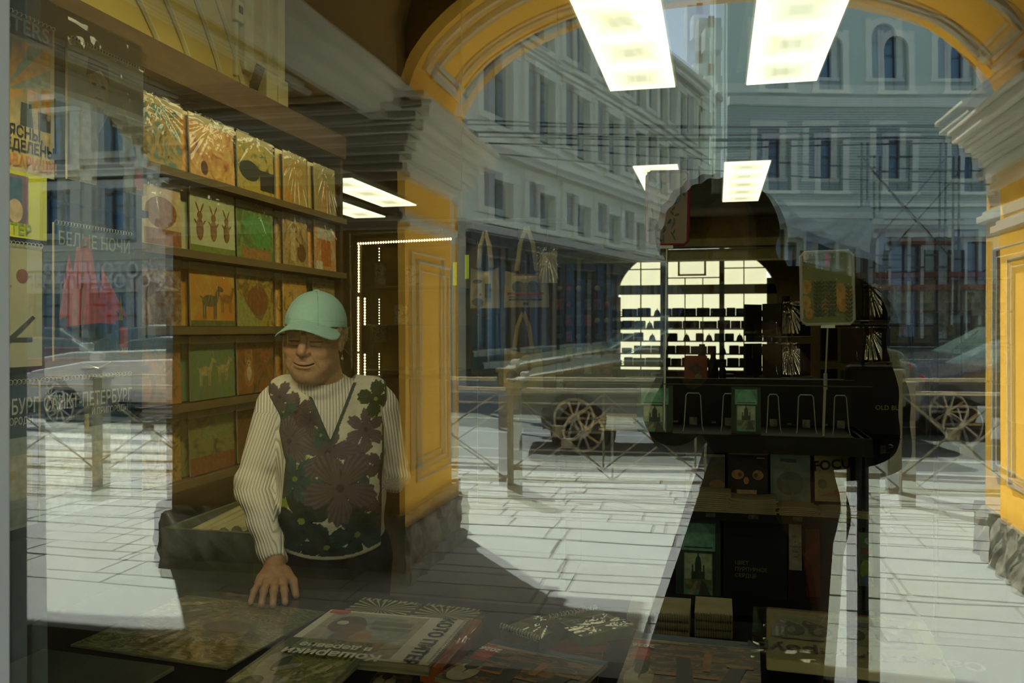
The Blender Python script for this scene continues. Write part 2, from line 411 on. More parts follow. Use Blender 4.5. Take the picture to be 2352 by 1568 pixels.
# fence along the kerb
def fence_panel(x0, x1, y0, y1, lab):
    r = empty('street_fence', (x0, 2*D-y0, 0), 0, lab, 'fence', 'railings along the kerb')
    inv = Matrix.Translation((-x0, -(2*D-y0), 0))
    def put(m, name, mt=IRON):
        o = m.build(name, mt, r, mirror=True, fix=True); o.data.transform(inv); return o
    put(MB().box(x0-.055, x0+.055, y0-.055, y0+.055, 0, .98), 'post')
    put(MB().box(x0-.075, x0+.075, y0-.075, y0+.075, .98, 1.01), 'post_cap')
    n = 4; L = x1-x0
    def q(t, z): return (x0+L*t, y0+(y1-y0)*t, z)
    put(MB().tube([q(.02, .92), q(.98, .92)], .016, 8), 'top_rail', RAIL)
    put(MB().tube([q(.02, .80), q(.98, .80)], .009, 6), 'middle_rail')
    put(MB().tube([q(.02, .14), q(.98, .14)], .018, 8), 'bottom_rail')
    for k in range(n):
        a, b = .02+.96*k/n, .02+.96*(k+1)/n; c = (a+b)/2
        put(MB().tube([q(a, .79), q(b, .15)], .0085, 6), 'cross_bar')
        put(MB().tube([q(a, .15), q(b, .79)], .0085, 6), 'cross_bar')
        if k % 2 == 0:
            cc = q(c, .47); put(MB().box(cc[0]-.045, cc[0]+.045, cc[1]-.02, cc[1]+.02, .425, .515), 'hub_plate')
        if k: put(MB().tube([q(a, .79), q(a, .15)], .010, 6), 'upright')
posts = [(-9.6, 6.9), (-5.55, 7.0), (-1.71, 7.38), (1.53, 7.71), (4.8, 8.0), (8.1, 8.1)]
fl = ['grey metal street railing at the end by the zebra crossing', 'grey metal street railing mirrored behind the woman in the cap',
      'grey metal street railing in front of the big dark car with open wheel', 'grey metal street railing in front of the small black car',
      'grey metal street railing beyond the arcade pier']
for k in range(5): fence_panel(*posts[k][:1], posts[k+1][0], posts[k][1], posts[k+1][1], fl[k])

# facades ------------------------------------------------------------------
def facade(name, O, d, Ln, Ht, rows, wallm, trimm, label, cornices=(), depth=.4, cat='building', door_rows=()):
    """O: ground corner in mirrored space, d: unit direction; rows: (z0, z1, [(a, b)...], arched)"""
    O = Vector((O[0], O[1], 0)); d = Vector((d[0], d[1], 0)).normalized(); n = Vector((d.y, -d.x, 0)); u = Vector((0, 0, 1))
    root = empty(name, (O.x, 2*D-O.y, 0), 0, label, cat)
    inv = Matrix.Translation((-O.x, -(2*D-O.y), 0))
    def put(m, nm, mt, par=root, k=0):
        o = m.build(nm, mt, par, mirror=True, fix=True); o.data.transform(inv); return o
    W = MB(); z = 0
    for z0, z1, cols, arched in sorted(rows):
        W.obox(O+u*z, d, u, -n, Ln, z0-z, .35); x = 0
        for a, b in cols: W.obox(O+u*z0+d*x, d, u, -n, a-x, z1-z0, .35); x = b
        W.obox(O+u*z0+d*x, d, u, -n, Ln-x, z1-z0, .35); z = z1
    W.obox(O+u*z, d, u, -n, Ln, Ht-z, .35)
    W.obox(O-n*.5, d, u, -n, Ln, Ht, depth)
    wl = put(W, 'wall', wallm)
    for z0, z1, p in cornices:
        put(MB().obox(O+u*z0-n*.02, d, u, n, Ln, z1-z0, p+.02), 'cornice', trimm)
    for z0, z1, cols, arched in rows:
        for a, b in cols:
            wd = b-a; F = MB(); o0 = O+d*a+u*z0
            F.obox(o0-d*.28, d, u, n, .28, z1-z0+.25, .07); F.obox(o0+d*wd, d, u, n, .28, z1-z0+.25, .07)
            F.obox(o0-d*.36-u*.16, d, u, n, wd+.72, .16, .14)
            if arched:
                c = o0+d*(wd/2)+u*(z1-z0-wd/2); R = wd/2
                for k in range(10):
                    t0, t1 = PI*k/10, PI*(k+1)/10
                    q = [c+d*(math.cos(t)*rr)+u*(math.sin(t)*rr) for t, rr in ((t0, R), (t0, R+.3), (t1, R+.3), (t1, R))]
                    F.prism([x_-n*.05 for x_ in q], n*.16)
                    corner = o0+d*(wd if t0 < PI/2-.01 else 0)+u*(z1-z0)
                    F.prism([c+d*(math.cos(t0)*R)+u*(math.sin(t0)*R)-n*.04, corner-n*.04, c+d*(math.cos(t1)*R)+u*(math.sin(t1)*R)-n*.04], n*.03)
            else: F.obox(o0-d*.33+u*(z1-z0), d, u, n, wd+.66, .30, .10)
            win = put(F, 'window', trimm)
            B = MB(); t = .06
            for xx in (0, wd/2-t/2, wd-t): B.obox(o0+d*xx-n*.22, d, u, n, t, z1-z0, .05)
            for zz in (0, (z1-z0)*.68, z1-z0-t): B.obox(o0+u*zz-n*.22, d, u, n, wd, t, .05)
            put(B, 'sash', SASH, win)
            put(MB().obox(o0-n*.26, d, u, n, wd, z1-z0, .03), 'pane', PANE, win)
    return root, put, O, d, n

def cam2shop(X, Z): return (X*CY-Z*SY, X*SY+Z*CY)
# side-street facade running away
B0 = cam2shop(-1.76, 20); Bd = (.267, .964)
cols1 = [(1.3+2.55*k, 2.3+2.55*k) for k in range(8)]
_B = facade('receding_beige_building', (B0[0]+.35, B0[1]+1.3), Bd, 21.5, 12.0, [(.6, 3.3, [(1.0+2.55*k, 2.6+2.55*k) for k in range(8)], False), (6.7, 8.6, cols1, False), (9.4, 11.1, cols1, False), (4.3, 5.3, cols1, False)],
       FBEI, FBEIT, 'beige stone building running away down the side street, mirrored beside the arch', ((3.9, 4.1, .12), (5.9, 6.2, .3), (6.2, 6.35, .2), (8.95, 9.1, .15), (11.5, 11.75, .35), (11.75, 12, .5)))
g = MB()
for k in range(9): g.obox(_B[2]+_B[3]*(2.55*k)+Vector((0, 0, .5)), _B[3], Vector((0, 0, 1)), _B[4], .95 if k else .9, 3.2, .10)
g.obox(_B[2], _B[3], Vector((0, 0, 1)), _B[4], 21.5, .55, .14).obox(_B[2]+Vector((0, 0, 3.32)), _B[3], Vector((0, 0, 1)), _B[4], 21.5, .5, .16)
_B[1](g, 'dark_shopfront', DARKF)
# main-street facade seen through the left arch (ends at the same corner)
colsA = [(26-1.15-1.9*k, 26-.25-1.9*k) for k in range(11)][::-1]
facade('shop_row_building', (B0[0]-26, B0[1]+.05), (1, 0), 26, 9.5, [(.1, 2.5, [(26-1.6-1.9*k, 26-.2-1.9*k) for k in range(11)][::-1], False), (3.6, 5.0, colsA, False), (5.6, 7.0, colsA, False), (7.5, 8.9, colsA, False)],
       mat('grey_facade', (.40, .41, .36), .9, (.34, .35, .30), 1.2), mat('grey_facade_trim', (.55, .55, .48), .9), 'grey terrace with rows of blue windows above shopfronts, mirrored in the left arch', ((2.35, 2.88, .06), (2.9, 3.2, .25), (7.15, 7.3, .1), (5.2, 5.35, .1)))
_r = [o for o in COL.objects if o.name == 'shop_row_building'][0]
text('ФОТОЦЕНТР  ЯРКИЙ', .50, mat('pale_violet_sign', (.62, .66, .80), .5), _r, 'sign_lettering', M=Matrix.Translation((-_r.location.x, -_r.location.y, 0)) @ frame((-15.8, 2*D-18.95, 2.62), (-1, 0, 0), (0, 0, 1)), bold=.01)
# frontal blue-grey building
C0 = cam2shop(.2470*40, 40); C1 = cam2shop(.60*40, 40.4)
Cd = Vector((C1[0]-C0[0], C1[1]-C0[1], 0)); Cl = Cd.length
def cw(u): return (u-1670)*.02
colC = [(cw(a), cw(b)) for a, b in ((1765, 1818), (1886, 1938), (2044, 2100), (2222, 2272))]
colT = [(cw(a), cw(b)) for a, b in ((1757, 1812), (1882, 1938), (2034, 2092), (2190, 2250))]
fr, fput, fO, fd, fn = facade('blue_grey_building', C0, Cd, Cl, 19, [(1.0, 5.5, [(cw(a), cw(b)) for a, b in ((1760, 1830), (1880, 1950), (2050, 2120), (2230, 2290))], False), (7.9, 10.1, colC, False), (12.4, 14.9, colT, True)],
       FBLU, FBLUT, 'blue grey building with arched top windows seen frontally across the street', ((6.6, 6.9, .1), (7.2, 7.35, .15), (11.6, 12.0, .35), (5.7, 5.95, .4), (17.5, 18, .5)))
g = MB()
for k in range(36):
    zz = 7.4+.42*k*.28
    if zz < 11.5: g.obox(fO+Vector((0, 0, zz)), fd, Vector((0, 0, 1)), fn, Cl, .015, .008)
fput(g, 'rustication_line', SASH)
# reddish fascia and awnings at street level of it
for k, (a, b, z0, z1, c) in enumerate(((1990, 2330, 3.2, 3.45, (.28, .07, .05)), (2040, 2200, 5.35, 5.5, (.35, .06, .05)))):
    fput(MB().obox(fO+fd*cw(a)+Vector((0, 0, z0)), fd, Vector((0, 0, 1)), fn, cw(b)-cw(a), z1-z0, .5), 'shop_fascia', mat('red_fascia', (.28, .07, .05), .6))
for a in (2000, 2140, 2240): fput(MB().obox(fO+fd*cw(a)+Vector((0, 0, 1.4)), fd, Vector((0, 0, 1)), fn, 1.7, 1.7, .12), 'shop_window_display', mat('shop_display', (.30, .28, .20), .6, (.04, .04, .035), 3))
fput(MB().obox(fO+Vector((0, 0, 0)), fd, Vector((0, 0, 1)), fn, Cl, 1.0, .15), 'dark_stall_riser', DARKF)
for ua, ub_ in ((1670, 1752), (1838, 1872), (1958, 1995), (2015, 2042), (2128, 2160), (2185, 2222), (2298, 2360)):
    fput(MB().obox(fO+fd*cw(ua)+Vector((0, 0, 1)), fd, Vector((0, 0, 1)), fn, cw(ub_)-cw(ua), 4.1, .14), 'dark_shopfront', DARKF)
# pale balcony building in the gap
g0 = cam2shop(.2140*47, 47); gd = cam2shop(.240*47, 47)
PALE = mat('pale_render', (.62, .62, .56), .9, (.45, .46, .44), .8)
gx = Vector((gd[0]-g0[0], gd[1]-g0[1], 0)); gl = gx.length; gx.normalize(); gn = Vector((gx.y, -gx.x, 0))
root = empty('balcony_building', (g0[0], 2*D-g0[1], 0), 0, 'pale narrow building with stacked brown balconies in the gap of sky', 'building')
inv = Matrix.Translation((-g0[0], -(2*D-g0[1]), 0)); G0 = Vector((g0[0], g0[1], 0)); UZ = Vector((0, 0, 1))
o = MB().obox(G0, gx, UZ, -gn, gl, 18.2, 1).build('wall', PALE, root, mirror=True, fix=True); o.data.transform(inv)
for k in range(6):
    z = 3.2+2.6*k
    o = MB().obox(G0+UZ*z+gx*.1, gx, UZ, gn, gl-.3, 1.1, 1.1).build('balcony', PALE, root, mirror=True, fix=True); o.data.transform(inv)
    o = MB().obox(G0+UZ*(z+1.1)+gx*.5, gx, UZ, gn, gl-.9, 1.0, .05).build('balcony_door', mat('brown_panel', (.30, .15, .06), .8), root, mirror=True, fix=True); o.data.transform(inv)
# scaffold and hanging sheet before the blue-grey building
pole = mat('scaffold_pole', (.10, .11, .11), .5)
r = empty('scaffold', (0, 0, 0), 0, 'thin dark scaffold tower with crossed braces before the blue grey building', 'scaffold')
def on_c(u, z, off): return fO+fd*cw(u)+UZ*z+fn*off
for u_ in (1985, 1998, 2165, 2178):
    MB().tube([on_c(u_, 0, 1.2), on_c(u_, 9.2, 1.2)], .05, 6).build('standard', pole, r, mirror=True)
for z in (4.2, 6.4, 8.6): MB().tube([on_c(1975, z, 1.2), on_c(2190, z, 1.2)], .04, 6).build('ledger', pole, r, mirror=True)
for a, b in ((4.2, 8.6), (8.6, 4.2)): MB().tube([on_c(1985, a, 1.25), on_c(2178, b, 1.25)], .035, 6).build('brace', pole, r, mirror=True)
g = MB(); n1, n2 = 26, 14; vs = []
for j in range(n2+1):
    for i in range(n1+1):
        uu = 1785+(2000-1785)*i/n1; t = j/n2
        sag = 1-4*(i/n1-.5)**2
        z = 6.9-1.0*sag*(1-t)*1.2-(1.2+1.4*(i/n1))*t
        vs.append(on_c(uu, z, 1.5+.15*math.sin(i*.9+j*.5)))
g.add(vs, [(j*(n1+1)+i, j*(n1+1)+i+1, (j+1)*(n1+1)+i+1, (j+1)*(n1+1)+i) for j in range(n2) for i in range(n1)])
o = g.build('dust_sheet', mat('grey_sheet', (.42, .46, .45), .9, (.34, .38, .38), 2), mirror=True, smooth=True); tag(o, 'grey cloth sheet hung in a sagging curve on the blue grey building', 'sheet')
# wires
g = MB()
wires = [(310, 312, 14), (325, 327, 14.3), (300, 318, 15.2), (345, 420, 18)]
for k, (va, vb, Z) in enumerate(wires):
    pts = []
    for i in range(13):
        u_ = 1050+1300*i/12; v_ = va+(vb-va)*i/12-10*math.sin(PI*i/12)*-1
        a = (u_-U0)/FPX; x, y = cam2shop(a*Z, Z); pts.append((x, y, CH+(V0-v_)/FPX*Z))
    o = MB().tube(pts, .014, 5).build('overhead_wire', SASH, mirror=True)
    tag(o, ['upper black trolley wire strung across the street', 'lower black trolley wire strung across the street', 'thin black wire dipping over the receding beige building', 'slanting black cable sloping down towards the blue grey building'][k], 'wire')
# street lamp arm
g = MB(); x, y = cam2shop(-.045*16, 16)
def lz(v): return CH+(V0-v)/FPX*16
lp = empty('street_lamp', (x, 2*D-y, 0), 0, 'dark street lamp with curved arm beside the arch spring', 'street lamp')
inv = Matrix.Translation((-x, -(2*D-y), 0))
o = MB().tube([(x-.55, y, 0), (x-.55, y, lz(400)), (x-.5, y, lz(372)), (x-.3, y, lz(320)), (x-.1, y, lz(298))], [.09, .06, .05, .04, .04], 8).build('lamp_arm', pole, lp, mirror=True, fix=True); o.data.transform(inv)
o = MB().lathe((x-.15, y, lz(300)), [(.03, .06), (.2, .02), (.26, -.04), (.1, -.09)], 16).build('lamp_head', pole, lp, mirror=True, fix=True); o.data.transform(inv)

# ---------------------------------------------------------------- cars
TYRE = mat('tyre_rubber', (.02, .02, .02), .8); RIM = mat('alloy_rim', (.55, .52, .42), .3, metal=.8)
CGL = mat('car_glass', (.10, .14, .13), .05, (.05, .08, .08), 2, spec=.9); LAMP = mat('headlamp_glass', (.8, .82, .78), .08, spec=1)
def car(cx, cy, ang, paint, label, L=4.4, W=1.8, H=1.5):
    """cx, cy in mirrored space; nose points along local -x"""
    real = (cx, 2*D-cy, 0)
    r = empty('car', (real[0], real[1], -.11), ang, label, 'car')
    prof = [(-.50, .28), (-.495, .52), (-.47, .62), (-.27, .72), (-.24, .73), (.40, .76), (.48, .70), (.50, .55), (.49, .28)]
    green = [(-.25, .72), (-.11, .97), (.02, 1.0), (.22, .98), (.41, .75)]
    def loft(prof, inset_top, base_w):
        m = MB(); n = len(prof); secs = []
        for sy, sc in ((-1, .93), (-.9, 1), (.9, 1), (1, .93)):
            secs.append([(x*L*(1 if abs(sy) < 1 else .985), sy*W/2*base_w*(1-inset_top*max(0, (z-.72))/.28), z*H*(1 if abs(sy) < 1 else .99)) for x, z in prof])
        vs = [p for s_ in secs for p in s_]; fs = []
        for k in range(3):
            for i in range(n): fs.append((k*n+i, k*n+(i+1) % n, (k+1)*n+(i+1) % n, (k+1)*n+i))
        fs.append(tuple(range(n-1, -1, -1))); fs.append(tuple(3*n+i for i in range(n)))
        return m.add(vs, fs)
    loft(prof, 0, 1).build('body', paint, r, bevel=.05, fix=True, smooth=False)
    loft(green, .35, .93).build('window_glass', CGL, r, bevel=.02, fix=True)
    loft([(-.10, .965), (.02, 1.005), (.22, .985), (.24, .96)], .35, .90).build('roof', paint, r, bevel=.02, fix=True)
    for sx in (-.33, .31):
        for sy in (-1, 1):
            c = (sx*L, sy*(W/2-.08), .33)
            wh = MB().lathe((c[0], c[1]-.11, c[2]), [(.20, 0), (.32, .0), (.34, .04), (.34, .18), (.32, .22), (.20, .22)], 28, 'y').build('wheel', TYRE, r, smooth=False, fix=True)
            R_ = MB().lathe((c[0], c[1]+(sy*.115), c[2]), [(.045, -.01), (.045, .015)], 12, 'y')
            for k in range(10):
                a = 2*PI*k/10; R_.tube([(c[0]+.04*math.cos(a), c[1]+sy*.118, c[2]+.04*math.sin(a)), (c[0]+.23*math.cos(a), c[1]+sy*.118, c[2]+.23*math.sin(a))], .018, 5)
            R_.tube([(c[0]+.235*math.cos(2*PI*k/24), c[1]+sy*.118, c[2]+.235*math.sin(2*PI*k/24)) for k in range(24)], .02, 6, closed=True)
            R_.build('wheel_rim', RIM, wh)
            MB().lathe((c[0], c[1]-.02, c[2]), [(.36, 0), (.40, 0), (.40, .04), (.36, .04)], 28, 'y').build('wheel_arch', SASH, r, fix=True)
    for sy in (-1, 1):
        MB().box(-.5*L-.005, -.5*L+.16, sy*W*.40-.16, sy*W*.40+.14, .55*H-.07, .55*H+.07).build('headlamp', LAMP, r, bevel=.03)
        MB().box(.5*L-.12, .5*L+.005, sy*W*.40-.16, sy*W*.40+.14, .58*H-.06, .58*H+.06).build('tail_lamp', mat('tail_red', (.4, .02, .02), .2), r, bevel=.03)
        MB().box(-.19*L, -.15*L, sy*(W/2+.02), sy*(W/2+.2), .74*H, .74*H+.13).build('wing_mirror', paint, r, bevel=.03)
        for z in (.45,): MB().box(-.25*L, .3*L, sy*W/2*1.0-.005, sy*W/2*1.0+.005, z*H-.02, z*H+.0).build('door_line', SASH, r)
    MB().box(-.5*L-.01, -.5*L+.02, -.5, .5, .30*H, .46*H).build('grille', SASH, r, bevel=.01)
    return r
def at(u, Z): return cam2shop((u-U0)/FPX*Z, Z)
DK = mat('dark_green_car_paint', (.10, .12, .09), .18, (.08, .10, .07), 2, spec=.9); BK = mat('black_car_paint', (.03, .035, .05), .12, spec=1)
RD = mat('maroon_car_paint', (.16, .03, .04), .2, spec=.8); WH = mat('white_car_paint', (.62, .62, .60), .25, spec=.8)
x, y = at(1620, 11.4); car(x, y, math.radians(-10), DK, 'large dark car with spoked wheel behind the street railing', 4.9, 1.9, 1.62)
x, y = at(2400, 11.8); car(x, y, math.radians(-6), BK, 'small black car with shiny bonnet at the edge of the street', 4.2, 1.75, 1.45)
x, y = at(400, 14.6); car(x, y, math.radians(-4), WH, 'white car parked across the street in the left arch', 4.3, 1.75, 1.45)
x, y = at(110, 17.2); car(x, y, math.radians(-2), RD, 'maroon car parked behind the white car in the left arch', 4.3, 1.75, 1.4)

# ================================================================ THE WINDOW
g1 = glassmat('window_glass_outer', .100, (.93, 1.0, .97), (.97, .99, .92), bump=.00035, bscale=2.2)
g2 = glassmat('window_glass_inner', .120, (.92, .98, .93), (.95, .97, .86), bump=.00035, bscale=2.0)
WX0, WX1, WZ0, WZ1 = -.890, 1.5, .74, 2.45
def pane(name, y, m, rx, rz):
    cx, cz = (WX0+WX1)/2, (WZ0+WZ1)/2
    o = MB().add([(WX0-cx-.06*(rx != 0), 0, WZ0-cz), (WX1-cx, 0, WZ0-cz), (WX1-cx, 0, WZ1-cz), (WX0-cx-.06*(rx != 0), 0, WZ1-cz)], [(0, 1, 2, 3)]).build(name, m, kind='structure')
    o.location = (cx, y, cz); o.rotation_euler = (rx, 0, rz); return o
pane('window_1', D, g1, 0, 0)
pane('window_2', D+.022, g2, .0072, .0064)
FRM = mat('white_window_frame', (.78, .92, .94), .35, (.74, .90, .92), 3)
FRD = mat('dark_wall_render', (.20, .17, .10), .9)
MB().box(WX0-.07, WX0, D-.03, D+.001, WZ0-.06, WZ1+.06).build('window_3_frame', FRM, kind='structure', bevel=.004)
MB().box(WX1, WX1+.07, D-.03, D+.05, WZ0-.06, WZ1+.06).build('window_4_frame', FRM, kind='structure', bevel=.004)
MB().box(WX0, WX1, D-.03, D+.05, WZ0-.06, WZ0).build('window_5_frame', FRM, kind='structure')
MB().box(WX0, WX1, D-.03, D+.05, WZ1, WZ1+.06).build('window_6_frame', FRM, kind='structure')
g = MB(); g.box(-9.2, WX0-.07, D, D+.02, 0, 5.4); g.box(WX1+.07, 9.2, D, D+.02, 0, 5.4); g.box(WX0-.07, WX1+.07, D, D+.02, 0, WZ0-.06); g.box(WX0-.07, WX1+.07, D, D+.02, WZ1+.06, 5.4)
g.build('wall_front', YEL_SHADE, kind='structure')
# ================================================================ THE SHOP: room shell
FLR = mat('shop_floor_tile', (.03, .026, .018), .7, (.02, .018, .012), 3)
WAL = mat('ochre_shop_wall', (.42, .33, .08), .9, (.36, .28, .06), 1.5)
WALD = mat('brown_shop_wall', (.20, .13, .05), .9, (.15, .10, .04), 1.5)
CEI = mat('shop_ceiling', (.10, .09, .05), .9, (.08, .07, .04), 1)
DWOOD = mat('dark_brown_board', (.055, .032, .012), .6, (.035, .02, .008), 6, stretch=(1, 1, 6))
BLK = mat('black_board', (.012, .012, .010), .55)
MOUL = mat('khaki_moulding', (.46, .42, .20), .85)
MB().box(-9.2, 4.5, D+.02, 19, -.1, 0).build('floor_shop', FLR, kind='structure')
MB().box(-9.2, 4.5, D+.02, 19, 3.75, 3.9).build('ceiling_shop', CEI, kind='structure')
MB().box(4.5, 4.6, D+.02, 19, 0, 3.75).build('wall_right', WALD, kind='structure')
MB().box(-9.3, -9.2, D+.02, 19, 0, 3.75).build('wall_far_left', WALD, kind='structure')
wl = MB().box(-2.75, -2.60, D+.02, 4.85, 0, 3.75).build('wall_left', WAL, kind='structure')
# pilaster and arch mouldings on the wall above the rack
g = MB()
for y0, y1, z0, z1, p in ((4.60, 4.86, 2.60, 2.95, .06), (4.66, 4.86, 2.95, 3.75, .03), (4.72, 4.80, 2.6, 3.75, .07), (4.80, 4.90, 2.45, 2.72, .1), (4.40, 4.50, 2.9, 3.75, .035), (4.33, 4.36, 2.85, 3.75, .02)):
    g.box(-2.61, -2.60+p, y0, y1, z0, z1)
g.build('pilaster_moulding', MOUL, wl, bevel=.006)
for R in (1.55, 1.75, 2.0, 2.2):
    pts = [(-2.597, 2.45+R*math.cos(a), 1.9+R*.95*math.sin(a)) for a in [PI*k/40 for k in range(3, 38)] if 1.9+R*.95*math.sin(a) < 3.72]
    seg = []
    for p_ in pts:
        if seg and (Vector(p_)-Vector(seg[-1])).length > .5:
            MB().tube(seg, .016, 6).build('arch_moulding', MOUL, wl) if len(seg) > 2 else None; seg = []
        seg.append(p_)
    if len(seg) > 2: MB().tube(seg, .016, 6).build('arch_moulding', MOUL, wl)
# back wall with the lit fanlight window
YB = 18.5
wa, wb = P(1418, 700, 'y', YB).x, P(1785, 700, 'y', YB).x
zt, zb = P(1600, 585, 'y', YB).z, P(1600, 850, 'y', YB).z
wc, wr = (wa+wb)/2, (wb-wa)/2; zs = P(1600, 680, 'y', YB).z
def wtop(x): t = min(1, abs(x-wc)/wr); return zs+(zt-zs+.25)*math.sqrt(max(0, 1-t*t))
g = MB(); g.box(-9.2, wa, YB, YB+.3, 0, 3.75); g.box(wb, 4.5, YB, YB+.3, 0, 3.75); g.box(wa, wb, YB, YB+.3, 0, zb)
xs = arc_xs(wa, wb, 30)
for a, b in zip(xs, xs[1:]):
    za, zc = wtop(a), wtop(b)
    g.add([(a,YB,za),(b,YB,zc),(b,YB,3.75),(a,YB,3.75),(a,YB+.3,za),(b,YB+.3,zc),(b,YB+.3,3.75),(a,YB+.3,3.75)], [(0,1,2,3),(7,6,5,4),(4,5,1,0)])
g.build('wall_back', mat('back_wall_plaster', (.30, .22, .08), .9), kind='structure')
BEAM = mat('back_beam', (.34, .29, .10), .85)
yb_ = YB-1.4
for k, (va, vb, dy) in enumerate(((548, 566, 0), (570, 590, .16), (590, 596, .05))):
    MB().box(-3.4, P(1830, va, 'y', yb_).x, yb_+dy, yb_+.5, P(1600, vb, 'y', yb_).z, P(1600, va, 'y', yb_).z).build('ceiling_beam', BEAM, kind='structure')
FROST = bpy.data.materials.new('frosted_daylight_pane'); FROST.use_nodes = True
_t = FROST.node_tree; _b = _t.nodes['Principled BSDF']; _b.inputs['Base Color'].default_value = (.8, .8, .7, 1)
_n = _t.nodes.new('ShaderNodeTexNoise'); _n.inputs['Scale'].default_value = .8
_r = _t.nodes.new('ShaderNodeMapRange'); _r.inputs['To Min'].default_value = 1.2; _r.inputs['To Max'].default_value = 1.9
_t.links.new(_n.outputs['Fac'], _r.inputs['Value']); _t.links.new(_r.outputs[0], _b.inputs['Emission Strength']); _b.inputs['Emission Color'].default_value = (1, .97, .74, 1)
wf = MB()
def wx(u): return P(u, 700, 'y', YB).x
def wz(v): return P(1600, v, 'y', YB).z
win = MB().box(wa-.05, wb+.05, YB+.10, YB+.2, wz(664), wz(656)).build('window_7', MOUL, kind='structure')
win.data.materials.clear(); win.data.materials.append(mat('window_wood', (.40, .34, .16), .7))
WW = MATS['window_wood']
for u0, u1 in ((1516, 1534), (1652, 1664), (1408, 1424), (1762, 1786)): MB().box(wx(u0), wx(u1), YB+.06, YB+.2, zb, wtop((wx(u0)+wx(u1))/2)).build('mullion', WW, win)
MB().box(wa, wb, YB+.06, YB+.2, wz(675), wz(653)).build('transom', WW, win)
for u in (1471, 1709): MB().box(wx(u)-.01, wx(u)+.01, YB+.05, YB+.2, zb, wtop(wx(u))).build('glazing_bar', WW, win)
for u in (1573, 1614): MB().box(wx(u)-.01, wx(u)+.01, YB+.05, YB+.2, zb, wz(636)).build('glazing_bar', WW, win)
for v, ua, ub in ((616, 1424, 1516), (616, 1664, 1765), (637, 1534, 1652)): MB().box(wx(ua), wx(ub), YB+.05, YB+.2, wz(v)-.01, wz(v)+.01).build('glazing_bar', WW, win)
for u0, u1 in ((1424, 1471), (1471, 1516), (1534, 1573), (1573, 1614), (1614, 1652), (1664, 1709), (1709, 1762)):
    for v0, v1 in ((653, 570), (850, 675)):
        MB().box(wx(u0), wx(u1), YB+.16, YB+.18, wz(v0), wz(v1)).build('pane', FROST, win)
MB().box(wx(1557), wx(1622), YB-.05, YB+.05, wz(633), wz(597)).build('ventilation_casement', WW, win)
MB().box(wx(1562), wx(1617), YB-.07, YB-.05, wz(629), wz(597)).build('casement_pane', FROST, win)

# ceiling light panels
LITE = bpy.data.materials.new('light_panel_diffuser'); LITE.use_nodes = True
_t = LITE.node_tree; _b = _t.nodes['Principled BSDF']; _b.inputs['Base Color'].default_value = (.8, .8, .75, 1); _b.inputs['Emission Color'].default_value = (1, .95, .70, 1)
_tc = _t.nodes.new('ShaderNodeTexCoord'); _s = _t.nodes.new('ShaderNodeSeparateXYZ'); _t.links.new(_tc.outputs['Generated'], _s.inputs[0])
def _edge(out):
    a = _t.nodes.new('ShaderNodeMath'); a.operation = 'SUBTRACT'; a.inputs[1].default_value = .5; _t.links.new(out, a.inputs[0])
    b = _t.nodes.new('ShaderNodeMath'); b.operation = 'ABSOLUTE'; _t.links.new(a.outputs[0], b.inputs[0]); return b.outputs[0]
_m = _t.nodes.new('ShaderNodeMath'); _m.operation = 'MAXIMUM'; _t.links.new(_edge(_s.outputs['X']), _m.inputs[0]); _t.links.new(_edge(_s.outputs['Y']), _m.inputs[1])
_r = _t.nodes.new('ShaderNodeMapRange'); _r.inputs['From Min'].default_value = .1; _r.inputs['From Max'].default_value = .5; _r.inputs['To Min'].default_value = 1.35; _r.inputs['To Max'].default_value = 3.2
_t.links.new(_m.outputs[0], _r.inputs['Value']); _t.links.new(_r.outputs[0], _b.inputs['Emission Strength'])
ALU = mat('panel_frame_metal', (.35, .36, .30), .4, metal=.6)
def light_row(x0, x1, ys, label):
    r = empty('ceiling_light', ((x0+x1)/2, ys[0], 3.75), 0, label, 'ceiling light', 'rows of ceiling light panels')
    inv = Matrix.Translation((-(x0+x1)/2, -ys[0], -3.75))
    o = MB().box(x0-.02, x1+.02, ys[0]-.02, ys[-1]+.02, 3.70, 3.75).build('frame', ALU, r); o.data.transform(inv)
    for a, b in zip(ys, ys[1:]):
        o = MB().box(x0, x1, a+.012, b-.012, 3.685, 3.71).build('diffuser', LITE, r); o.data.transform(inv)
light_row(-.97, -.37, [3.75, 4.49, 5.23, 5.98, 6.72, 7.46, 8.2], 'row of bright ceiling panels overhead to the left of the red framed sign')
light_row(.27, .88, [3.78, 4.53, 5.28, 6.03, 6.78, 7.53, 8.28], 'row of bright ceiling panels overhead above the yellow flower sign')
light_row(.11, .71, [12.1, 12.85, 13.6, 14.35, 15.1, 15.8], 'far row of small bright ceiling panels above the arched back window')
light_row(-1.12, -.52, [12.1, 12.85, 13.6, 14.35, 15.1, 15.8], 'far row of small bright ceiling panels hidden partly by the red framed sign')
light_row(-5.95, -5.3, [12.1, 13.0, 14.0, 15.0], 'slanting bright ceiling panel beside the top of the calendar rack')
light_row(-7.1, -6.45, [13.4, 14.4, 15.4, 16.4], 'slanting bright ceiling panel just below another one by the rack end')

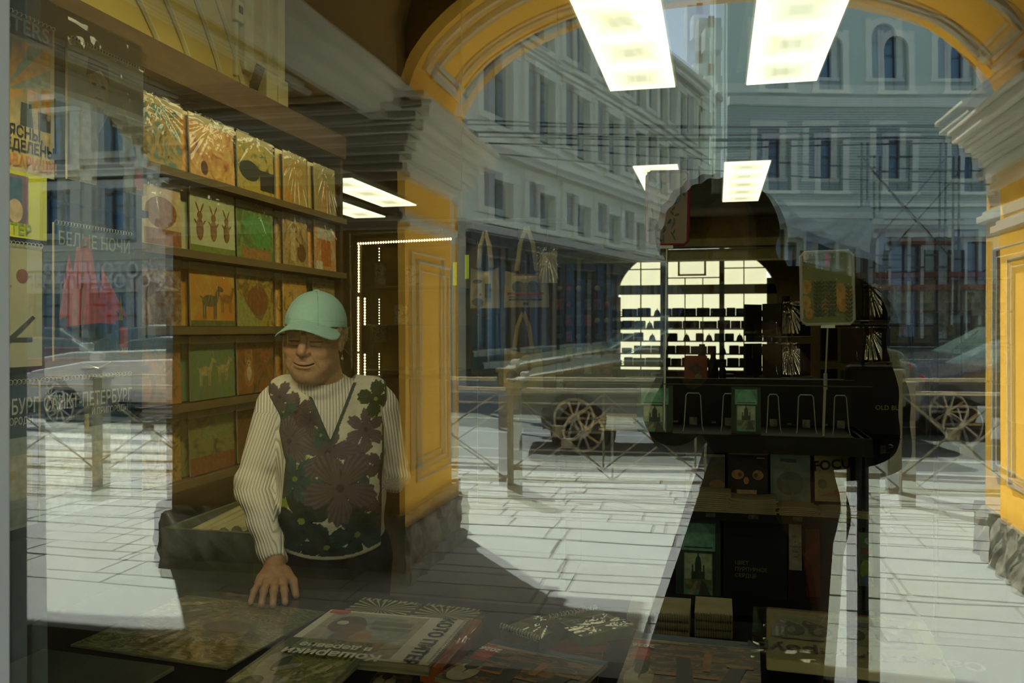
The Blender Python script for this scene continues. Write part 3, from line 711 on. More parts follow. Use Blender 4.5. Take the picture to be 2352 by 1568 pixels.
light_row(-2.05, -1.45, [1.3, 2.05, 2.8, 3.55, 4.3], 'added unseen row of ceiling panels brightening the calendar rack')  # row added out of view to brighten the rack
SPOTG = mat('fill_spot_lens', (.8, .7, .5), .3, emit=(1, .8, .5), estr=4)
def fill_track(p0, p1, spots, label):  # spotlights added out of view to brighten the rack, calendars and woman
    r = empty('fill_track_light', p0, 0, label, 'added fill light'); O = Vector(p0)
    MB().tube([(0, 0, 0), tuple(Vector(p1)-O)], .018, 6).build('track', BLK, r)
    for t in (.08, .92): q = (Vector(p1)-O)*t; MB().tube([tuple(q), (q.x, q.y, 3.76-O.z)], .008, 6).build('suspension_rod', BLK, r)
    for t, aim, watts, col in spots:
        q = (Vector(p1)-O)*t-Vector((0, 0, .06)); d = (Vector(aim)-O-q).normalized(); u = d.orthogonal().normalized()
        MB().tube([q-d*.07, q+d*.07], [.035, .05], 14, cap=False).tube([q-d*.07, q-d*.071], .035, 12).build('spot_can', BLK, r)
        MB().tube([q+d*.05, q+d*.052], .044, 14).build('fill_spot_lens', SPOTG, r)
        l = bpy.data.lights.new('fill_spot', 'SPOT'); l.energy = watts; l.color = col; l.spot_size = math.radians(82); l.spot_blend = .9; l.shadow_soft_size = .07
        lo = bpy.data.objects.new('fill_spot', l); COL.objects.link(lo); lo.parent = r; lo.location = q+d*.09; lo.rotation_euler = d.to_track_quat('-Z', 'Y').to_euler()
WARM = (1, .82, .50)
fill_track((-.95, 2.3, 3.62), (-.95, 4.7, 3.62), [(.02, (-2.3, 2.9, 1.9), 90, WARM), (.35, (-2.3, 3.5, 1.7), 125, WARM), (.68, (-2.3, 4.2, 1.5), 115, WARM), (.98, (-2.3, 4.9, 1.6), 95, WARM)], 'added unseen black track of warm fill spotlights facing the calendar rack')
fill_track((-1.3, 1.16, 2.16), (.9, 1.16, 2.16), [(.05, (-1.6, 1.8, 1.6), 42, WARM), (.16, (-1.12, 2.2, 1.25), 15, (1, .93, .80)), (.40, (-1.0, 2.2, 1.2), 14, (1, .93, .80)), (.95, (.2, 2.7, 1.2), 7, WARM)], 'added unseen black track of small fill spotlights above the shop window display')
# ================================================================ printed goods
def E_(cx, cy, rx, ry=None, n=14, rot=0):
    ry = ry or rx; return [(cx+rx*math.cos(t)*math.cos(rot)-ry*math.sin(t)*math.sin(rot), cy+rx*math.cos(t)*math.sin(rot)+ry*math.sin(t)*math.cos(rot)) for t in [2*PI*k/n for k in range(n)]]
def R_(x0, y0, x1, y1): return [(x0, y0), (x1, y0), (x1, y1), (x0, y1)]
def goat(cx, cy, s, c, f=1, horns=False):
    q = [(c, E_(cx, cy, .20*s, .12*s)), (c, [(cx+f*.10*s, cy+.02*s), (cx+f*.20*s, cy-.02*s), (cx+f*.27*s, cy+.24*s), (cx+f*.18*s, cy+.24*s)]), (c, E_(cx+f*.27*s, cy+.25*s, .09*s, .05*s, rot=-f*.5))]
    for dx in (-.16, -.11, .10, .15): q.append((c, R_(cx+dx*s-.018*s, cy-.36*s, cx+dx*s+.018*s, cy)))
    q.append((c, [(cx-f*.19*s, cy+.03*s), (cx-f*.26*s, cy+.10*s), (cx-f*.18*s, cy+.08*s)]))
    q.append((c, [(cx+f*.20*s, cy+.26*s), (cx+f*.17*s, cy+.37*s), (cx+f*.23*s, cy+.27*s)]))
    return q
def hare(cx, cy, s, c):
    return [(c, E_(cx, cy-.1*s, .08*s, .2*s)), (c, E_(cx, cy+.14*s, .06*s, .08*s)), (c, E_(cx-.05*s, cy+.28*s, .018*s, .1*s, rot=.4)), (c, E_(cx+.05*s, cy+.28*s, .018*s, .1*s, rot=-.4)),
            (c, E_(cx-.07*s, cy+.0*s, .02*s, .09*s, rot=.7)), (c, E_(cx+.07*s, cy+.0*s, .02*s, .09*s, rot=-.7))]
def dog(cx, cy, s, c, c2):
    return [(c, E_(cx, cy-.15*s, .16*s, .26*s)), (c, E_(cx, cy+.16*s, .12*s, .13*s)), (c, [(cx-.12*s, cy+.2*s), (cx-.1*s, cy+.42*s), (cx-.02*s, cy+.26*s)]), (c, [(cx+.12*s, cy+.2*s), (cx+.1*s, cy+.42*s), (cx+.02*s, cy+.26*s)]),
            (c2, E_(cx, cy+.1*s, .045*s, .06*s)), ((.02, .02, .02), E_(cx, cy+.1*s, .02*s)), (c2, E_(cx, cy-.12*s, .07*s, .16*s)), ((.02,.02,.02), E_(cx-.05*s, cy+.2*s, .013*s)), ((.02,.02,.02), E_(cx+.05*s, cy+.2*s, .013*s))]
def dome(cx, cy, s, c):
    return [(c, R_(cx-.3*s, cy-.3*s, cx+.3*s, cy-.12*s)), (c, R_(cx-.14*s, cy-.12*s, cx+.14*s, cy+.06*s)), (c, E_(cx, cy+.08*s, .13*s, .16*s)), (c, R_(cx-.03*s, cy+.2*s, cx+.03*s, cy+.32*s)), (c, [(cx-.012*s, cy+.3*s), (cx+.012*s, cy+.3*s), (cx, cy+.45*s)]),
            (c, R_(cx-.28*s, cy-.12*s, cx-.22*s, cy-.02*s)), (c, R_(cx+.22*s, cy-.12*s, cx+.28*s, cy-.02*s)), (c, E_(cx-.25*s, cy-.01*s, .035*s, .05*s)), (c, E_(cx+.25*s, cy-.01*s, .035*s, .05*s))]
def arch_window_picture():
    d = (.015, .03, .02)
    q = [((.10, .30, .20), R_(.12, .06, .88, .95)), ((.16, .40, .28), [(.15, .62)]+[(.5+.35*math.cos(t), .62+.33*math.sin(t)) for t in [PI-PI*k/14 for k in range(15)]]+[(.85, .62)]),
         ((.33, .44, .27), R_(.2, .3, .8, .62)), ((.42, .50, .30), R_(.2, .42, .8, .58))]
    q += [(d, R_(.12, .60, .88, .63)), (d, R_(.12, .06, .18, .62)), (d, R_(.82, .06, .88, .62)), (d, R_(.18, .66, .82, .675))]
    q += dome(.5, .45, .5, (.03, .06, .04))
    q += [((.12, .16, .08), R_(.2, .18, .8, .30)), ((.28, .26, .14), [(.25, .12), (.45, .28), (.5, .28), (.4, .12)]), ((.06, .07, .04), [(.5, .1), (.58, .3), (.66, .26), (.8, .1)]), ((.22, .2, .1), R_(.22, .24, .36, .30)), ((.02, .02, .02), R_(0, 0, 1, .06))]
    return q
def flowerp(cx, cy, r, c, c2, n=9):
    q = []
    for k in range(n):
        a = 2*PI*k/n; q.append((c, E_(cx+r*.6*math.cos(a), cy+r*.6*math.sin(a), r*.45, r*.3, 10, a)))
    return q+[(c2, E_(cx, cy, r*.35))]
def sprig(cx, cy, h, c, n=7):
    q = [(c, R_(cx-.006, cy, cx+.006, cy+h))]
    for k in range(n):
        z = cy+h*(k+.5)/n
        for f in (-1, 1): q.append((c, E_(cx+f*.035, z, .035, .012, 8, f*.6)))
    return q
ART = attrmat('printed_ink', .4, .35, 45)
def art_mesh(art, w, h, parent, name='printed_picture', z0=.0008, m=None):
    mb = MB(); z = z0
    for c, pts in art:
        pts = [(min(1, max(0, x))*w, min(1, max(0, y))*h, z) for x, y in pts]
        a = sum(p[0]*q[1]-q[0]*p[1] for p, q in zip(pts, pts[1:]+pts[:1]))
        if a < 0: pts = pts[::-1]
        mb.add(pts, [tuple(range(len(pts)))], c); z += .00006
    return mb.build(name, m or ART, parent)
SLEEVE = glassmat('clear_plastic_sleeve', .20, (1, .97, .88), (.95, .94, .88), rough=.07)
PAGES = mat('page_edges', (.42, .38, .24), .8, (.2, .17, .1), 200, stretch=(.05, .05, 1))
STRIP = mat('cream_header_strip', (.50, .46, .28), .5, (.42, .38, .22), 5)
WIREM = mat('spiral_wire', (.6, .6, .52), .3, metal=.7)
HOOK = mat('steel_hook', (.5, .5, .45), .3, metal=.9)
def sleeve(w, h, parent, seed=0, amp=.004, top=.04, off=.006, m=None, focus=(.5, 1.02)):
    rnd = random.Random(seed); nx, ny = 34, 30; ph = [rnd.uniform(0, 6.3) for _ in range(8)]; fr = [rnd.uniform(9, 30) for _ in range(8)]
    vs = []
    for j in range(ny+1):
        for i in range(nx+1):
            x = -.006+(w+.012)*i/nx; y = .001+(h+top+.008)*j/ny
            dx, dy = x-focus[0]*w, y-focus[1]*h-top*.5; a = math.atan2(dx, -dy+1e-6); d_ = math.hypot(dx, dy)/h
            z = sum(math.sin(f*a+p) for f, p in zip(fr, ph))/8
            z = amp*z*min(1, d_*4)*max(.25, 1.2-d_)*2.2
            vs.append((x, y, off+abs(z)))
    return MB().add(vs, [(j*(nx+1)+i, j*(nx+1)+i+1, (j+1)*(nx+1)+i+1, (j+1)*(nx+1)+i) for j in range(ny) for i in range(nx)]).build('plastic_sleeve', m or SLEEVE, parent, smooth=True)
def spiral(w, y, parent, n=26, r=.006, x0=0, axis='x', length=None):
    g = MB()
    for k in range(n):
        t = (k+.5)/n*w
        c = [(t+x0, y+r*math.cos(a), .002+r*math.sin(a)) if axis == 'x' else (y+r*math.cos(a), t+x0, .002+r*math.sin(a)) for a in [2*PI*q/8 for q in range(8)]]
        g.tube(c, .0011, 4, closed=True)
    return g.build('spiral_binding', WIREM, parent)
def calendar(M, w, h, base, art, label, name='bagged_calendar', cat='calendar', group=None, bag=True, spir=False, strip=True, th=.006, seed=1, hook=True, copies=0, amp=.004):
    r = empty(name, None, 0, label, cat, group, M=M)
    MB().box(0, w, 0, h, -th, 0).build('pages', PAGES, r)
    MB().add([(0, 0, .0004), (w, 0, .0004), (w, h, .0004), (0, h, .0004)], [(0, 1, 2, 3)]).build('cover', base, r)
    if art: art_mesh(art, w, h, r)
    if strip: MB().box(0, w, h-.004, h+.030, -.003, .001).build('header_strip', STRIP, r)
    if spir: spiral(w, h, r)
    if bag: sleeve(w, h, r, seed, amp, top=.028 if strip else .004)
    if hook: MB().tube([(w/2, h+.022, -.006), (w/2, h+.026, .010), (w/2+.004, h+.014, .016)], .0025, 6).build('hook', HOOK, r)
    return r

# rack along the left wall --------------------------------------------------
RX = -2.30
rack = empty('calendar_rack', (RX, 3.8, 0), 0, 'tall dark brown rack holding rows of bagged calendars behind the woman', 'rack')
def rk(m, n, mt, **k):
    o = m.build(n, mt, rack, **k); o.data.transform(Matrix.Translation((-RX, -3.8, 0))); return o
rk(MB().box(RX-.24, RX-.20, 2.2, 5.12, 0, 2.62), 'back_board', DWOOD)
rk(MB().box(RX-.22, RX+.02, 2.2, 5.12, 2.52, 2.66), 'top_board', DWOOD)
for yy in (2.2, 5.08): rk(MB().box(RX-.22, RX+.0, yy, yy+.04, 0, 2.55), 'side_board', DWOOD)
zrow = [2.14, 1.80, 1.46, 1.12, .78]
for z in zrow:
    rk(MB().box(RX-.20, RX+.035, 2.2, 5.1, z-.035, z-.005), 'shelf_board', DWOOD)
    rk(MB().box(RX+.03, RX+.036, 2.2, 5.1, z-.035, z-.0), 'ledge_strip', mat('olive_ledge', (.08, .06, .02), .6))
ycol = [(2.62, 3.0), (3.05, 3.42), (3.49, 3.86), (3.89, 4.25), (4.36, 4.64), (4.74, 5.03)]
def pal(*c): return list(c)
BR, OR, GD, KH, GR, DG_, TE, CR = (.16, .07, .015), (.50, .20, .03), (.50, .33, .07), (.36, .30, .12), (.12, .22, .04), (.04, .06, .015), (.10, .26, .24), (.60, .54, .36)
cells = {}
cells[0, 1] = (pal(TE, (.1,.2,.15), GD, (.05,.08,.03)), [], 'teal and gold cover', 5)
cells[0, 2] = (pal(BR, OR, GD, (.65,.45,.15), OR), [((.10, .04, .01), E_(.3, .2, .08, .13))], 'orange straw coloured cover', 7)
cells[0, 3] = (pal(GR, GD, (.3,.3,.06), DG_), [((.025, .03, .01), E_(.32, .42, .28, .2)), ((.02, .02, .01), R_(.6, .1, 1, .5))], 'yellow green cover, dark round bush', 6)
cells[0, 4] = (pal(GD, KH, (.35,.25,.05), OR), [((.45, .28, .08), E_(.5, .25, .25, .2))], 'golden meadow cover', 8)
cells[0, 5] = (pal(KH, (.3,.27,.12), GD), [((.5, .3, .1), R_(.3, .05, .6, .7)), ((.3, .16, .05), R_(.65, .05, .8, .5))], 'khaki cover with standing corn', 4)
cells[1, 1] = (pal(CR, (.5,.4,.22), (.4,.3,.15)), [((.28, .13, .03), E_(.62, .55, .3, .26)), ((.3, .12, .04), R_(.3, .02, 1, .28))], 'beige cover with a big brown blot', 3)
cells[1, 2] = (pal((.45,.50,.32), (.38,.44,.26), (.48,.52,.34)), hare(.2, .5, 1, (.20, .10, .03))+hare(.5, .5, .95, (.24, .12, .03))+hare(.8, .5, .9, (.20, .11, .03))+[((.16, .24, .05), R_(0, 0, 1, .12))], 'pale green cover with three dancing hares', 2)
cells[1, 3] = (pal(GR, (.06,.12,.03), (.2,.3,.07), DG_), [((.08, .26, .06), [(.1, .7), (.45, .9), (.95, .75), (.9, .3), (.55, .25), (.3, .5)]), ((.30, .16, .05), R_(.1, .02, .9, .22))], 'dark cover with a large green leaf', 5)
cells[1, 4] = (pal(GD, KH, BR), [((.52, .42, .22), R_(.3, .1, .5, .8)), ((.14, .07, .02), E_(.75, .3, .2, .2))], 'gold cover with a pale trunk', 7)
cells[1, 5] = (pal(CR, OR, (.55,.5,.35)), [((.45, .16, .03), R_(.3, .1, .75, .7)), ((.5, .5, .42), R_(.1, .72, .9, .95)), ((.65, .62, .45), R_(.05, 0, .35, .2))], 'orange and white cover', 5)
cells[2, 1] = (pal((.3,.3,.26), BR, (.4,.36,.28)), [((.15, .12, .1), E_(.3, .6, .2, .16))], 'grey brown cover', 6)
cells[2, 2] = (pal(OR, (.44,.24,.04), GD), goat(.42, .45, .9, (.13, .11, .05))+goat(.8, .5, .7, (.28, .13, .03), 1)+[((.12, .14, .04), R_(0, 0, 1, .1))], 'orange cover with two dark goats', 4)
cells[2, 3] = (pal(GR, BR, (.4,.3,.06), GR), [((.20, .09, .03), E_(.55, .5, .3, .3)), ((.28, .30, .08), [(0, 0), (.6, 0), (.4, .25), (0, .7)])], 'green and rust forest cover', 6)
cells[2, 4] = (pal(BR, GD, OR), [((.5, .36, .12), R_(.4, .1, .6, .8))], 'brown cover with pale stalks', 8)
cells[3, 1] = (pal(BR, (.3,.2,.08), OR), [], 'rust brown cover', 6)
cells[3, 2] = (pal(GR, (.14,.20,.08), (.10,.22,.14), GR), goat(.32, .5, .72, (.40, .36, .16))+goat(.72, .52, .66, (.38, .34, .16)), 'green cover with two white kids', 4)
cells[3, 3] = (pal(BR, (.25,.11,.03), DG_), dog(.3, .5, .9, (.36, .20, .07), (.55, .46, .3))+[((.3, .12, .04), E_(.75, .7, .16, .12))], 'brown cover with a sitting dog', 5)
cells[3, 4] = (pal(BR, OR, GR), [((.5, .42, .2), R_(.1, .1, .2, .7))], 'brown orange cover beside the cap', 7)
cells[4, 1] = (pal(BR, GD, DG_), [], 'dark rust cover', 5)
cells[4, 2] = (pal(GR, (.22,.22,.08), DG_), [((.2, .26, .1), E_(.5, .7, .25, .14)), ((.22, .08, .03), R_(0, 0, 1, .3))], 'dark green cover with a red base', 5)
cells[4, 3] = (pal(DG_, BR, (.05,.07,.03)), [], 'nearly black cover', 6)
cells[4, 4] = (pal(DG_, BR), [], 'black brown cover', 6)
for rr in range(5): cells[rr, 0] = (pal(KH, BR, TE), [], 'blurred khaki cover', 5)
for rr in (2, 3, 4): cells[rr, 5] = (pal(BR, KH, DG_), [], 'brown khaki cover', 5)
rown = ['top', 'second', 'third', 'fourth', 'lowest']; coln = ['at the near end', 'second along', 'third along', 'fourth along', 'fifth along', 'at the far end']
def left_wall_M(x, y, z, tilt=0): return Matrix.Translation((x, y, z)) @ frame((0, 0, 0), (0, 1, 0), (-tilt, 0, 1))
for (rr, cc), (cols, art, lab, sc) in sorted(cells.items()):
    y0, y1 = ycol[cc]; z = zrow[rr]; hh = .262
    bm_ = printmat('print_%d_%d' % (rr, cc), cols, sc*1.6, dist=2)
    for k in (2, 1):          # copies standing behind the front one
        q = calendar(left_wall_M(RX-.012-.022*k, y0-.032*k, z+.004, .03), y1-y0-.05, hh, bm_, [], '%s spare copy of %s, %s row, %s' % (('nearer', 'further')[k-1], lab, rown[rr], coln[cc]), group='spare calendars on the %s rack row' % rown[rr], bag=False, hook=False, seed=rr*9+cc, th=.010)
    calendar(left_wall_M(RX-.005, y0, z+.003, .04+random.uniform(-.02, .02)), y1-y0, hh, bm_, art, 'calendar with %s, %s row, %s' % (lab, rown[rr], coln[cc]),
             group='bagged calendars on the rack', seed=rr*7+cc, amp=.007)

# large calendars hung nearer, beside the window ---------------------------
NX = -1.60
fw = mat('white_print', (.62, .60, .50), .5); fdk = mat('black_print', (.02, .022, .02), .5); fye = mat('lemon_print', (.62, .62, .03), .5); frd = mat('red_print', (.50, .05, .03), .5); fbl = mat('pale_blue_print', (.36, .42, .40), .5); fgd = mat('orange_print', (.62, .25, .03), .5)
def on_left(y, z, tilt=0): return left_wall_M(NX, y, z, tilt)
# propaganda poster calendar
w_, h_ = .345, .37
c = calendar(on_left(1.50, 1.82), w_, h_, mat('poster_paper', (.42, .38, .20), .6), [
    ((.10, .02, .012), R_(.02, .86, .98, 1)), ((.45, .25, .04), R_(.06, .30, .96, .84)), ((.20, .26, .20), [(.55, .5), (.5, .84), (.62, .84)]), ((.20, .26, .20), [(.55, .5), (.78, .84), (.9, .84)]), ((.20, .26, .20), [(.55, .5), (.96, .72), (.96, .6)]),
    ((.22, .12, .05), E_(.25, .62, .2, .16)), ((.34, .30, .15), E_(.72, .52, .025, .03)), ((.34, .30, .15), [(.62, .3), (.66, .48), (.8, .48), (.86, .3)]), ((.05, .06, .05), [(.68, .3), (.69, .45), (.78, .45), (.8, .3)]), ((.34, .30, .15), R_(.60, .30, .64, .46)), ((.34, .30, .15), R_(.84, .44, .87, .58)),
    ((.30, .26, .14), E_(.88, .43, .02, .025)), ((.08, .07, .06), R_(.84, .3, .96, .42)), ((.30, .26, .14), E_(.94, .40, .018, .025)), ((.4, .33, .12), R_(.04, .04, .98, .29))], 'calendar headed POSTERS with a Soviet style workers picture at the window edge', name='poster_calendar', bag=False, spir=True, strip=False, hook=False)
text('POSTERS', .05, fbl, c, loc=(.215, .343, .0045), sx=1.1, bold=.001)
text('ЦЕЛИ ЯСНЫ,', .036, fdk, c, loc=(.20, .093, .0045), sx=.9, bold=.0008); text('ЗАДАЧИ ОПРЕДЕЛЕНЫ.', .036, fdk, c, loc=(.165, .060, .0045), sx=.86, bold=.0008)
text('ЗА РАБОТУ, ТОВАРИЩИ!', .037, mat('brown_orange_print', (.45, .16, .02), .5), c, loc=(.165, .024, .0045), sx=.82, bold=.0008)
# portrait calendar
c = calendar(on_left(1.89, 1.83), .30, .36, printmat('grey_blue_portrait', [(.16, .2, .2), (.2, .24, .22), (.12, .15, .15)], 3), [
    ((.26, .28, .22), E_(.38, .72, .13, .16)), ((.08, .08, .07), [(.22, .78), (.25, .92), (.5, .92), (.52, .78), (.4, .86)]), ((.03, .035, .03), E_(.32, .74, .03, .012)), ((.03, .035, .03), E_(.44, .74, .03, .012)), ((.10, .09, .08), R_(.33, .64, .43, .65)),
    ((.28, .30, .24), [(.02, 0), (.1, .5), (.28, .58), (.38, .3), (.5, .58), (.66, .5), (.75, 0)]), ((.02, .025, .025), [(.35, 0), (.38, .38), (.5, .54), (.68, .46), (.74, 0)]), ((.24, .27, .22), [(.66, .2), (.6, .62), (.8, .72), (.95, .3), (.9, .18)])],
    'grey calendar with a portrait of a man in an open jacket, dated 2027', name='portrait_calendar', bag=False, spir=True, strip=False, hook=False)
art_mesh([((.5, .07, .05), R_(.86, .03, .97, .19))], .30, .36, c, 'date_label', z0=.004); text('2027', .013, fw, c, loc=(.275, .018, .0055), bold=.0004)
sleeve(.30, .36, c, 3, .004)
# lemon coloured item with ПИТЕР
c = calendar(on_left(1.49, 1.665), .33, .155, mat('lemon_board', (.50, .55, .02), .5), [((.16, .10, .16), R_(.28, .22, .82, .95)), ((.40, .30, .22), E_(.5, .45, .12, .25)), ((.30, .04, .03), E_(.4, .75, .08, .2)), ((.05, .12, .22), R_(.62, .25, .76, .9)), ((.45, .36, .25), E_(.7, .4, .07, .18))],
             'bright lemon yellow print lettered ПИТЕР below the poster calendar', name='yellow_print', cat='print', bag=False, strip=False, hook=False)
text('ПИТЕР', .035, mat('green_print', (.22, .36, .03), .5), c, loc=(.22, .018, .003), bold=.0006)
# line drawing calendar
c = calendar(on_left(1.49, 1.36), .315, .29, mat('linen_paper', (.36, .37, .26), .6, (.30, .31, .22), 12), [((.20, .08, .05), E_(.80, .74, .06, .06)), ((.05, .05, .03), [(.3, .55), (.5, .62), (.62, .66), (.6, .52), (.45, .5)]), ((.05, .04, .03), [(0, .5), (.45, .42), (.55, .15), (0, .1)]), ((.04, .04, .03), R_(.5, .2, .9, .24)), ((.05, .05, .04), [(.55, .15), (.9, .42), (.93, .4), (.6, .12)]), ((.16, .12, .06), [(0, .84), (.7, .66), (.7, .64), (0, .78)])],
             'beige calendar with a line drawing of a boat and red ball under the yellow print', name='boat_calendar', bag=False, strip=False, hook=False, spir=True)
# white nights calendar
q = [((.012, .03, .035), R_(0, 0, 1, 1)), ((.02, .05, .08), R_(.6, 0, 1, .95))]
SA = (.50, .07, .02)
for pts in ([(.05, .30), (.12, .62), (.17, .78), (.24, .60), (.22, .34)], [(.20, .52), (.26, .84), (.44, .88), (.52, .60)], [(.14, .25), (.18, .56), (.52, .60), (.60, .28)], [(.30, .85), (.34, .93), (.44, .92), (.46, .86)],
            [(.55, .28), (.56, .62), (.88, .26)], [(.58, .44), (.58, .72), (.95, .32)], [(.08, .40), (.10, .52), (.16, .50), (.17, .38)]): q.append((SA, pts))
q += [((.02, .03, .02), [(.10, .18), (.62, .20), (.75, .28), (.66, .12), (.15, .10)]), ((.16, .10, .04), R_(.33, .1, .345, .93)), ((.30, .26, .05), [(.82, .30), (.85, .52), (.88, .30)]), ((.05, .08, .09), R_(.78, .05, .94, .3))]
c = calendar(on_left(1.845, 1.37), .29, .345, printmat('night_print', [(.01, .03, .035), (.02, .05, .06), (.01, .02, .02)], 4), q, 'dark calendar БЕЛЫЕ НОЧИ with red sailed ship', name='ship_calendar', bag=True, strip=False, hook=False, spir=True)
text('БЕЛЫЕ НОЧИ', .048, fbl, c, loc=(.145, .305, .0045), sx=.86, bold=.0006)
art_mesh([((.45, .06, .02), R_(.83, .03, .94, .25))], .29, .345, c, 'date_label', z0=.004); text('2027', .014, fw, c, loc=(.257, .022, .0055), bold=.0004)
# city and suburbs calendars
for y0, lab in ((1.80, 'dark blue САНКТ-ПЕТЕРБУРГ calendar under the ship calendar'), (1.455, 'dark blue САНКТ-ПЕТЕРБУРГ calendar cut off by the window frame')):
    c = calendar(on_left(y0, .98), .335, .345, printmat('navy_print', [(.01, .025, .05), (.02, .05, .09), (.012, .03, .05)], 4), [((.25, .3, .3), R_(0, 0, 1, .62)), ((.42, .42, .34), R_(.05, .2, .95, .5)), ((.36, .3, .14), R_(.45, .5, .5, .72)), ((.40, .34, .16), R_(.2, .34, .8, .4)), ((.16, .22, .2), R_(0, .02, 1, .14))],
                 lab, name='city_calendar', bag=False, strip=False, hook=False, spir=True)
    text('САНКТ-ПЕТЕРБУРГ', .050, fbl, c, loc=(.17, .285, .0045), sx=.70, bold=.0007); text('И ПРИГОРОДЫ', .024, fbl, c, loc=(.245, .252, .0045), sx=.8, bold=.0003); text('St. Petersburg and Its Environs', .011, fbl, c, loc=(.09, .247, .0045), sx=.8)
# the upright the near calendars hang on
stand = empty('display_stand', (NX-.035, 1.9, 0), 0, 'black slatted display stand holding the large calendars by the window', 'stand')
for (a, b, z0, z1, x0, x1) in ((1.40, 2.30, 0, 2.3, -.09, -.05),):
    MB().box(x0, x1, a-1.9, b-1.9, z0, z1).build('back_panel', BLK, stand)
for z in (.93, 1.34, 1.80, 2.2): MB().box(-.05, -.012, 1.40-1.9, 2.28-1.9, z-.02, z).build('slat', BLK, stand)
MB().box(-.05, .02, 1.825-1.9, 1.84-1.9, 1.34, 2.2).build('upright', BLK, stand)
for y in (1.6, 1.99): MB().tube([(-.01, y-1.9, 1.36), (.03, y-1.9+.02, 1.345), (.035, y-1.9+.06, 1.36), (.0, y-1.9+.08, 1.36)], .002, 5).build('hook', HOOK, stand)
# ================================================================ counter in the window and what lies on it
CT = .78
ctr = empty('display_counter', (-.3, 1.6, 0), 0, 'long dark display counter inside the shop window', 'counter')
def cb(m, n, mt): o = m.build(n, mt, ctr); o.data.transform(Matrix.Translation((.3, -1.6, 0))); return o
cb(MB().box(-1.52, 1.6, 1.04, 2.06, CT-.035, CT), 'top', mat('dark_counter_top', (.012, .011, .007), .8, (.008, .007, .005), 4, spec=.06))
cb(MB().box(-1.48, 1.56, 1.08, 1.10, .02, CT-.035), 'front_panel', BLK); cb(MB().box(-1.48, 1.56, 1.96, 1.98, .02, CT-.035), 'back_panel', BLK)
for x in (-1.48, 1.54): cb(MB().box(x, x+.03, 1.10, 1.96, .0, CT-.035), 'side_panel', BLK)

def flatM(tl, tr, bl, z):
    """frame of a print lying on the counter from three photo pixels: start of its text line, end of it, and the start of its lowest edge; returns M, w, h"""
    A, B, C = (P(*q, 'z', z) for q in (tl, tr, bl))
    X = B-A; w = X.length; X.normalize(); Y = A-C; Y = Y-X*Y.dot(X); h = Y.length
    
    if X.cross(Y).z < 0: A = B; X = -X
    M = frame(A-Y, X, Y); return M, w, h
def flat_print(name, tl, tr, bl, z, th, base, art, label, cat='calendar', bag=False, group=None, seed=1, spir=None, amp=.004):
    M, w, h = flatM(tl, tr, bl, z)
    r = empty(name, None, 0, label, cat, group, M=M)
    MB().box(0, w, 0, h, -th, 0).build('pages', PAGES, r)
    MB().add([(0, 0, .0004), (w, 0, .0004), (w, h, .0004), (0, h, .0004)], [(0, 1, 2, 3)]).build('cover', base, r)
    if art: art_mesh(art, w, h, r)
    if spir: spiral(w, h, r, n=spir, r=.0045)
    if bag: sleeve(w, h, r, seed, amp, top=.03, off=.003)
    return r, w, h
# big dark map print (text side toward the shop)
MAPP = printmat('dark_map_print', [(.02, .03, .012), (.16, .18, .07), (.05, .06, .025), (.34, .33, .16), (.09, .10, .04), (.02, .03, .012), (.30, .24, .10)], 11, dist=2.5, stretch=(1, 2.2, 1))
r, w, h = flat_print('map_print', (745, 1404), (430, 1366), (560, 1540), CT+.005, .004, MAPP, [((.16, .18, .08), E_(.62, .55, .2, .16)), ((.05, .06, .03), E_(.62, .55, .15, .11)), ((.20, .20, .09), R_(.1, .7, .5, .74)), ((.12, .13, .06), R_(.15, .3, .4, .36)), ((.2, .18, .08), E_(.3, .55, .08, .12))],
                     'large dark map like print lying under the old woman\'s hand', 'print', bag=True, amp=.003)
# year print in the lower left corner
r, w, h = flat_print('year_calendar', (400, 1530), (100, 1490), (430, 1640), CT+.008, .008, printmat('black_green_print', [(.006, .012, .008), (.015, .03, .02), (.004, .008, .006)], 8), [], 'black calendar with pale figures 2026 in the lower corner of the window', bag=False)
text('2 0 2 6', .03, mat('dim_grey_print', (.16, .16, .13), .6), r, loc=(w*.5, h*.82, .001))
# black strip prints with fan patterns
for tl, tr, bl, lab in (((970, 1386), (838, 1372), (905, 1428), 'black and beige striped print with a fan pattern behind the cat calendar'), ((1112, 1402), (985, 1386), (1060, 1446), 'black and beige striped print with an oval rim, at the counter edge')):
    q = [((.40, .36, .16), [(.5, .5), (.5+.6*math.cos(a), .5+.6*math.sin(a)), (.5+.6*math.cos(a+.10), .5+.6*math.sin(a+.10))]) for a in [2*PI*k/22 for k in range(22)]]
    q += [((.38, .34, .16), R_(.02+.09*k, .04, .05+.09*k, .16)) for k in range(11)]+[((.38, .34, .16), R_(.02+.09*k, .84, .05+.09*k, .96)) for k in range(11)]
    flat_print('striped_print', tl, tr, bl, CT+.015, .015, fdk, q, lab, 'print')
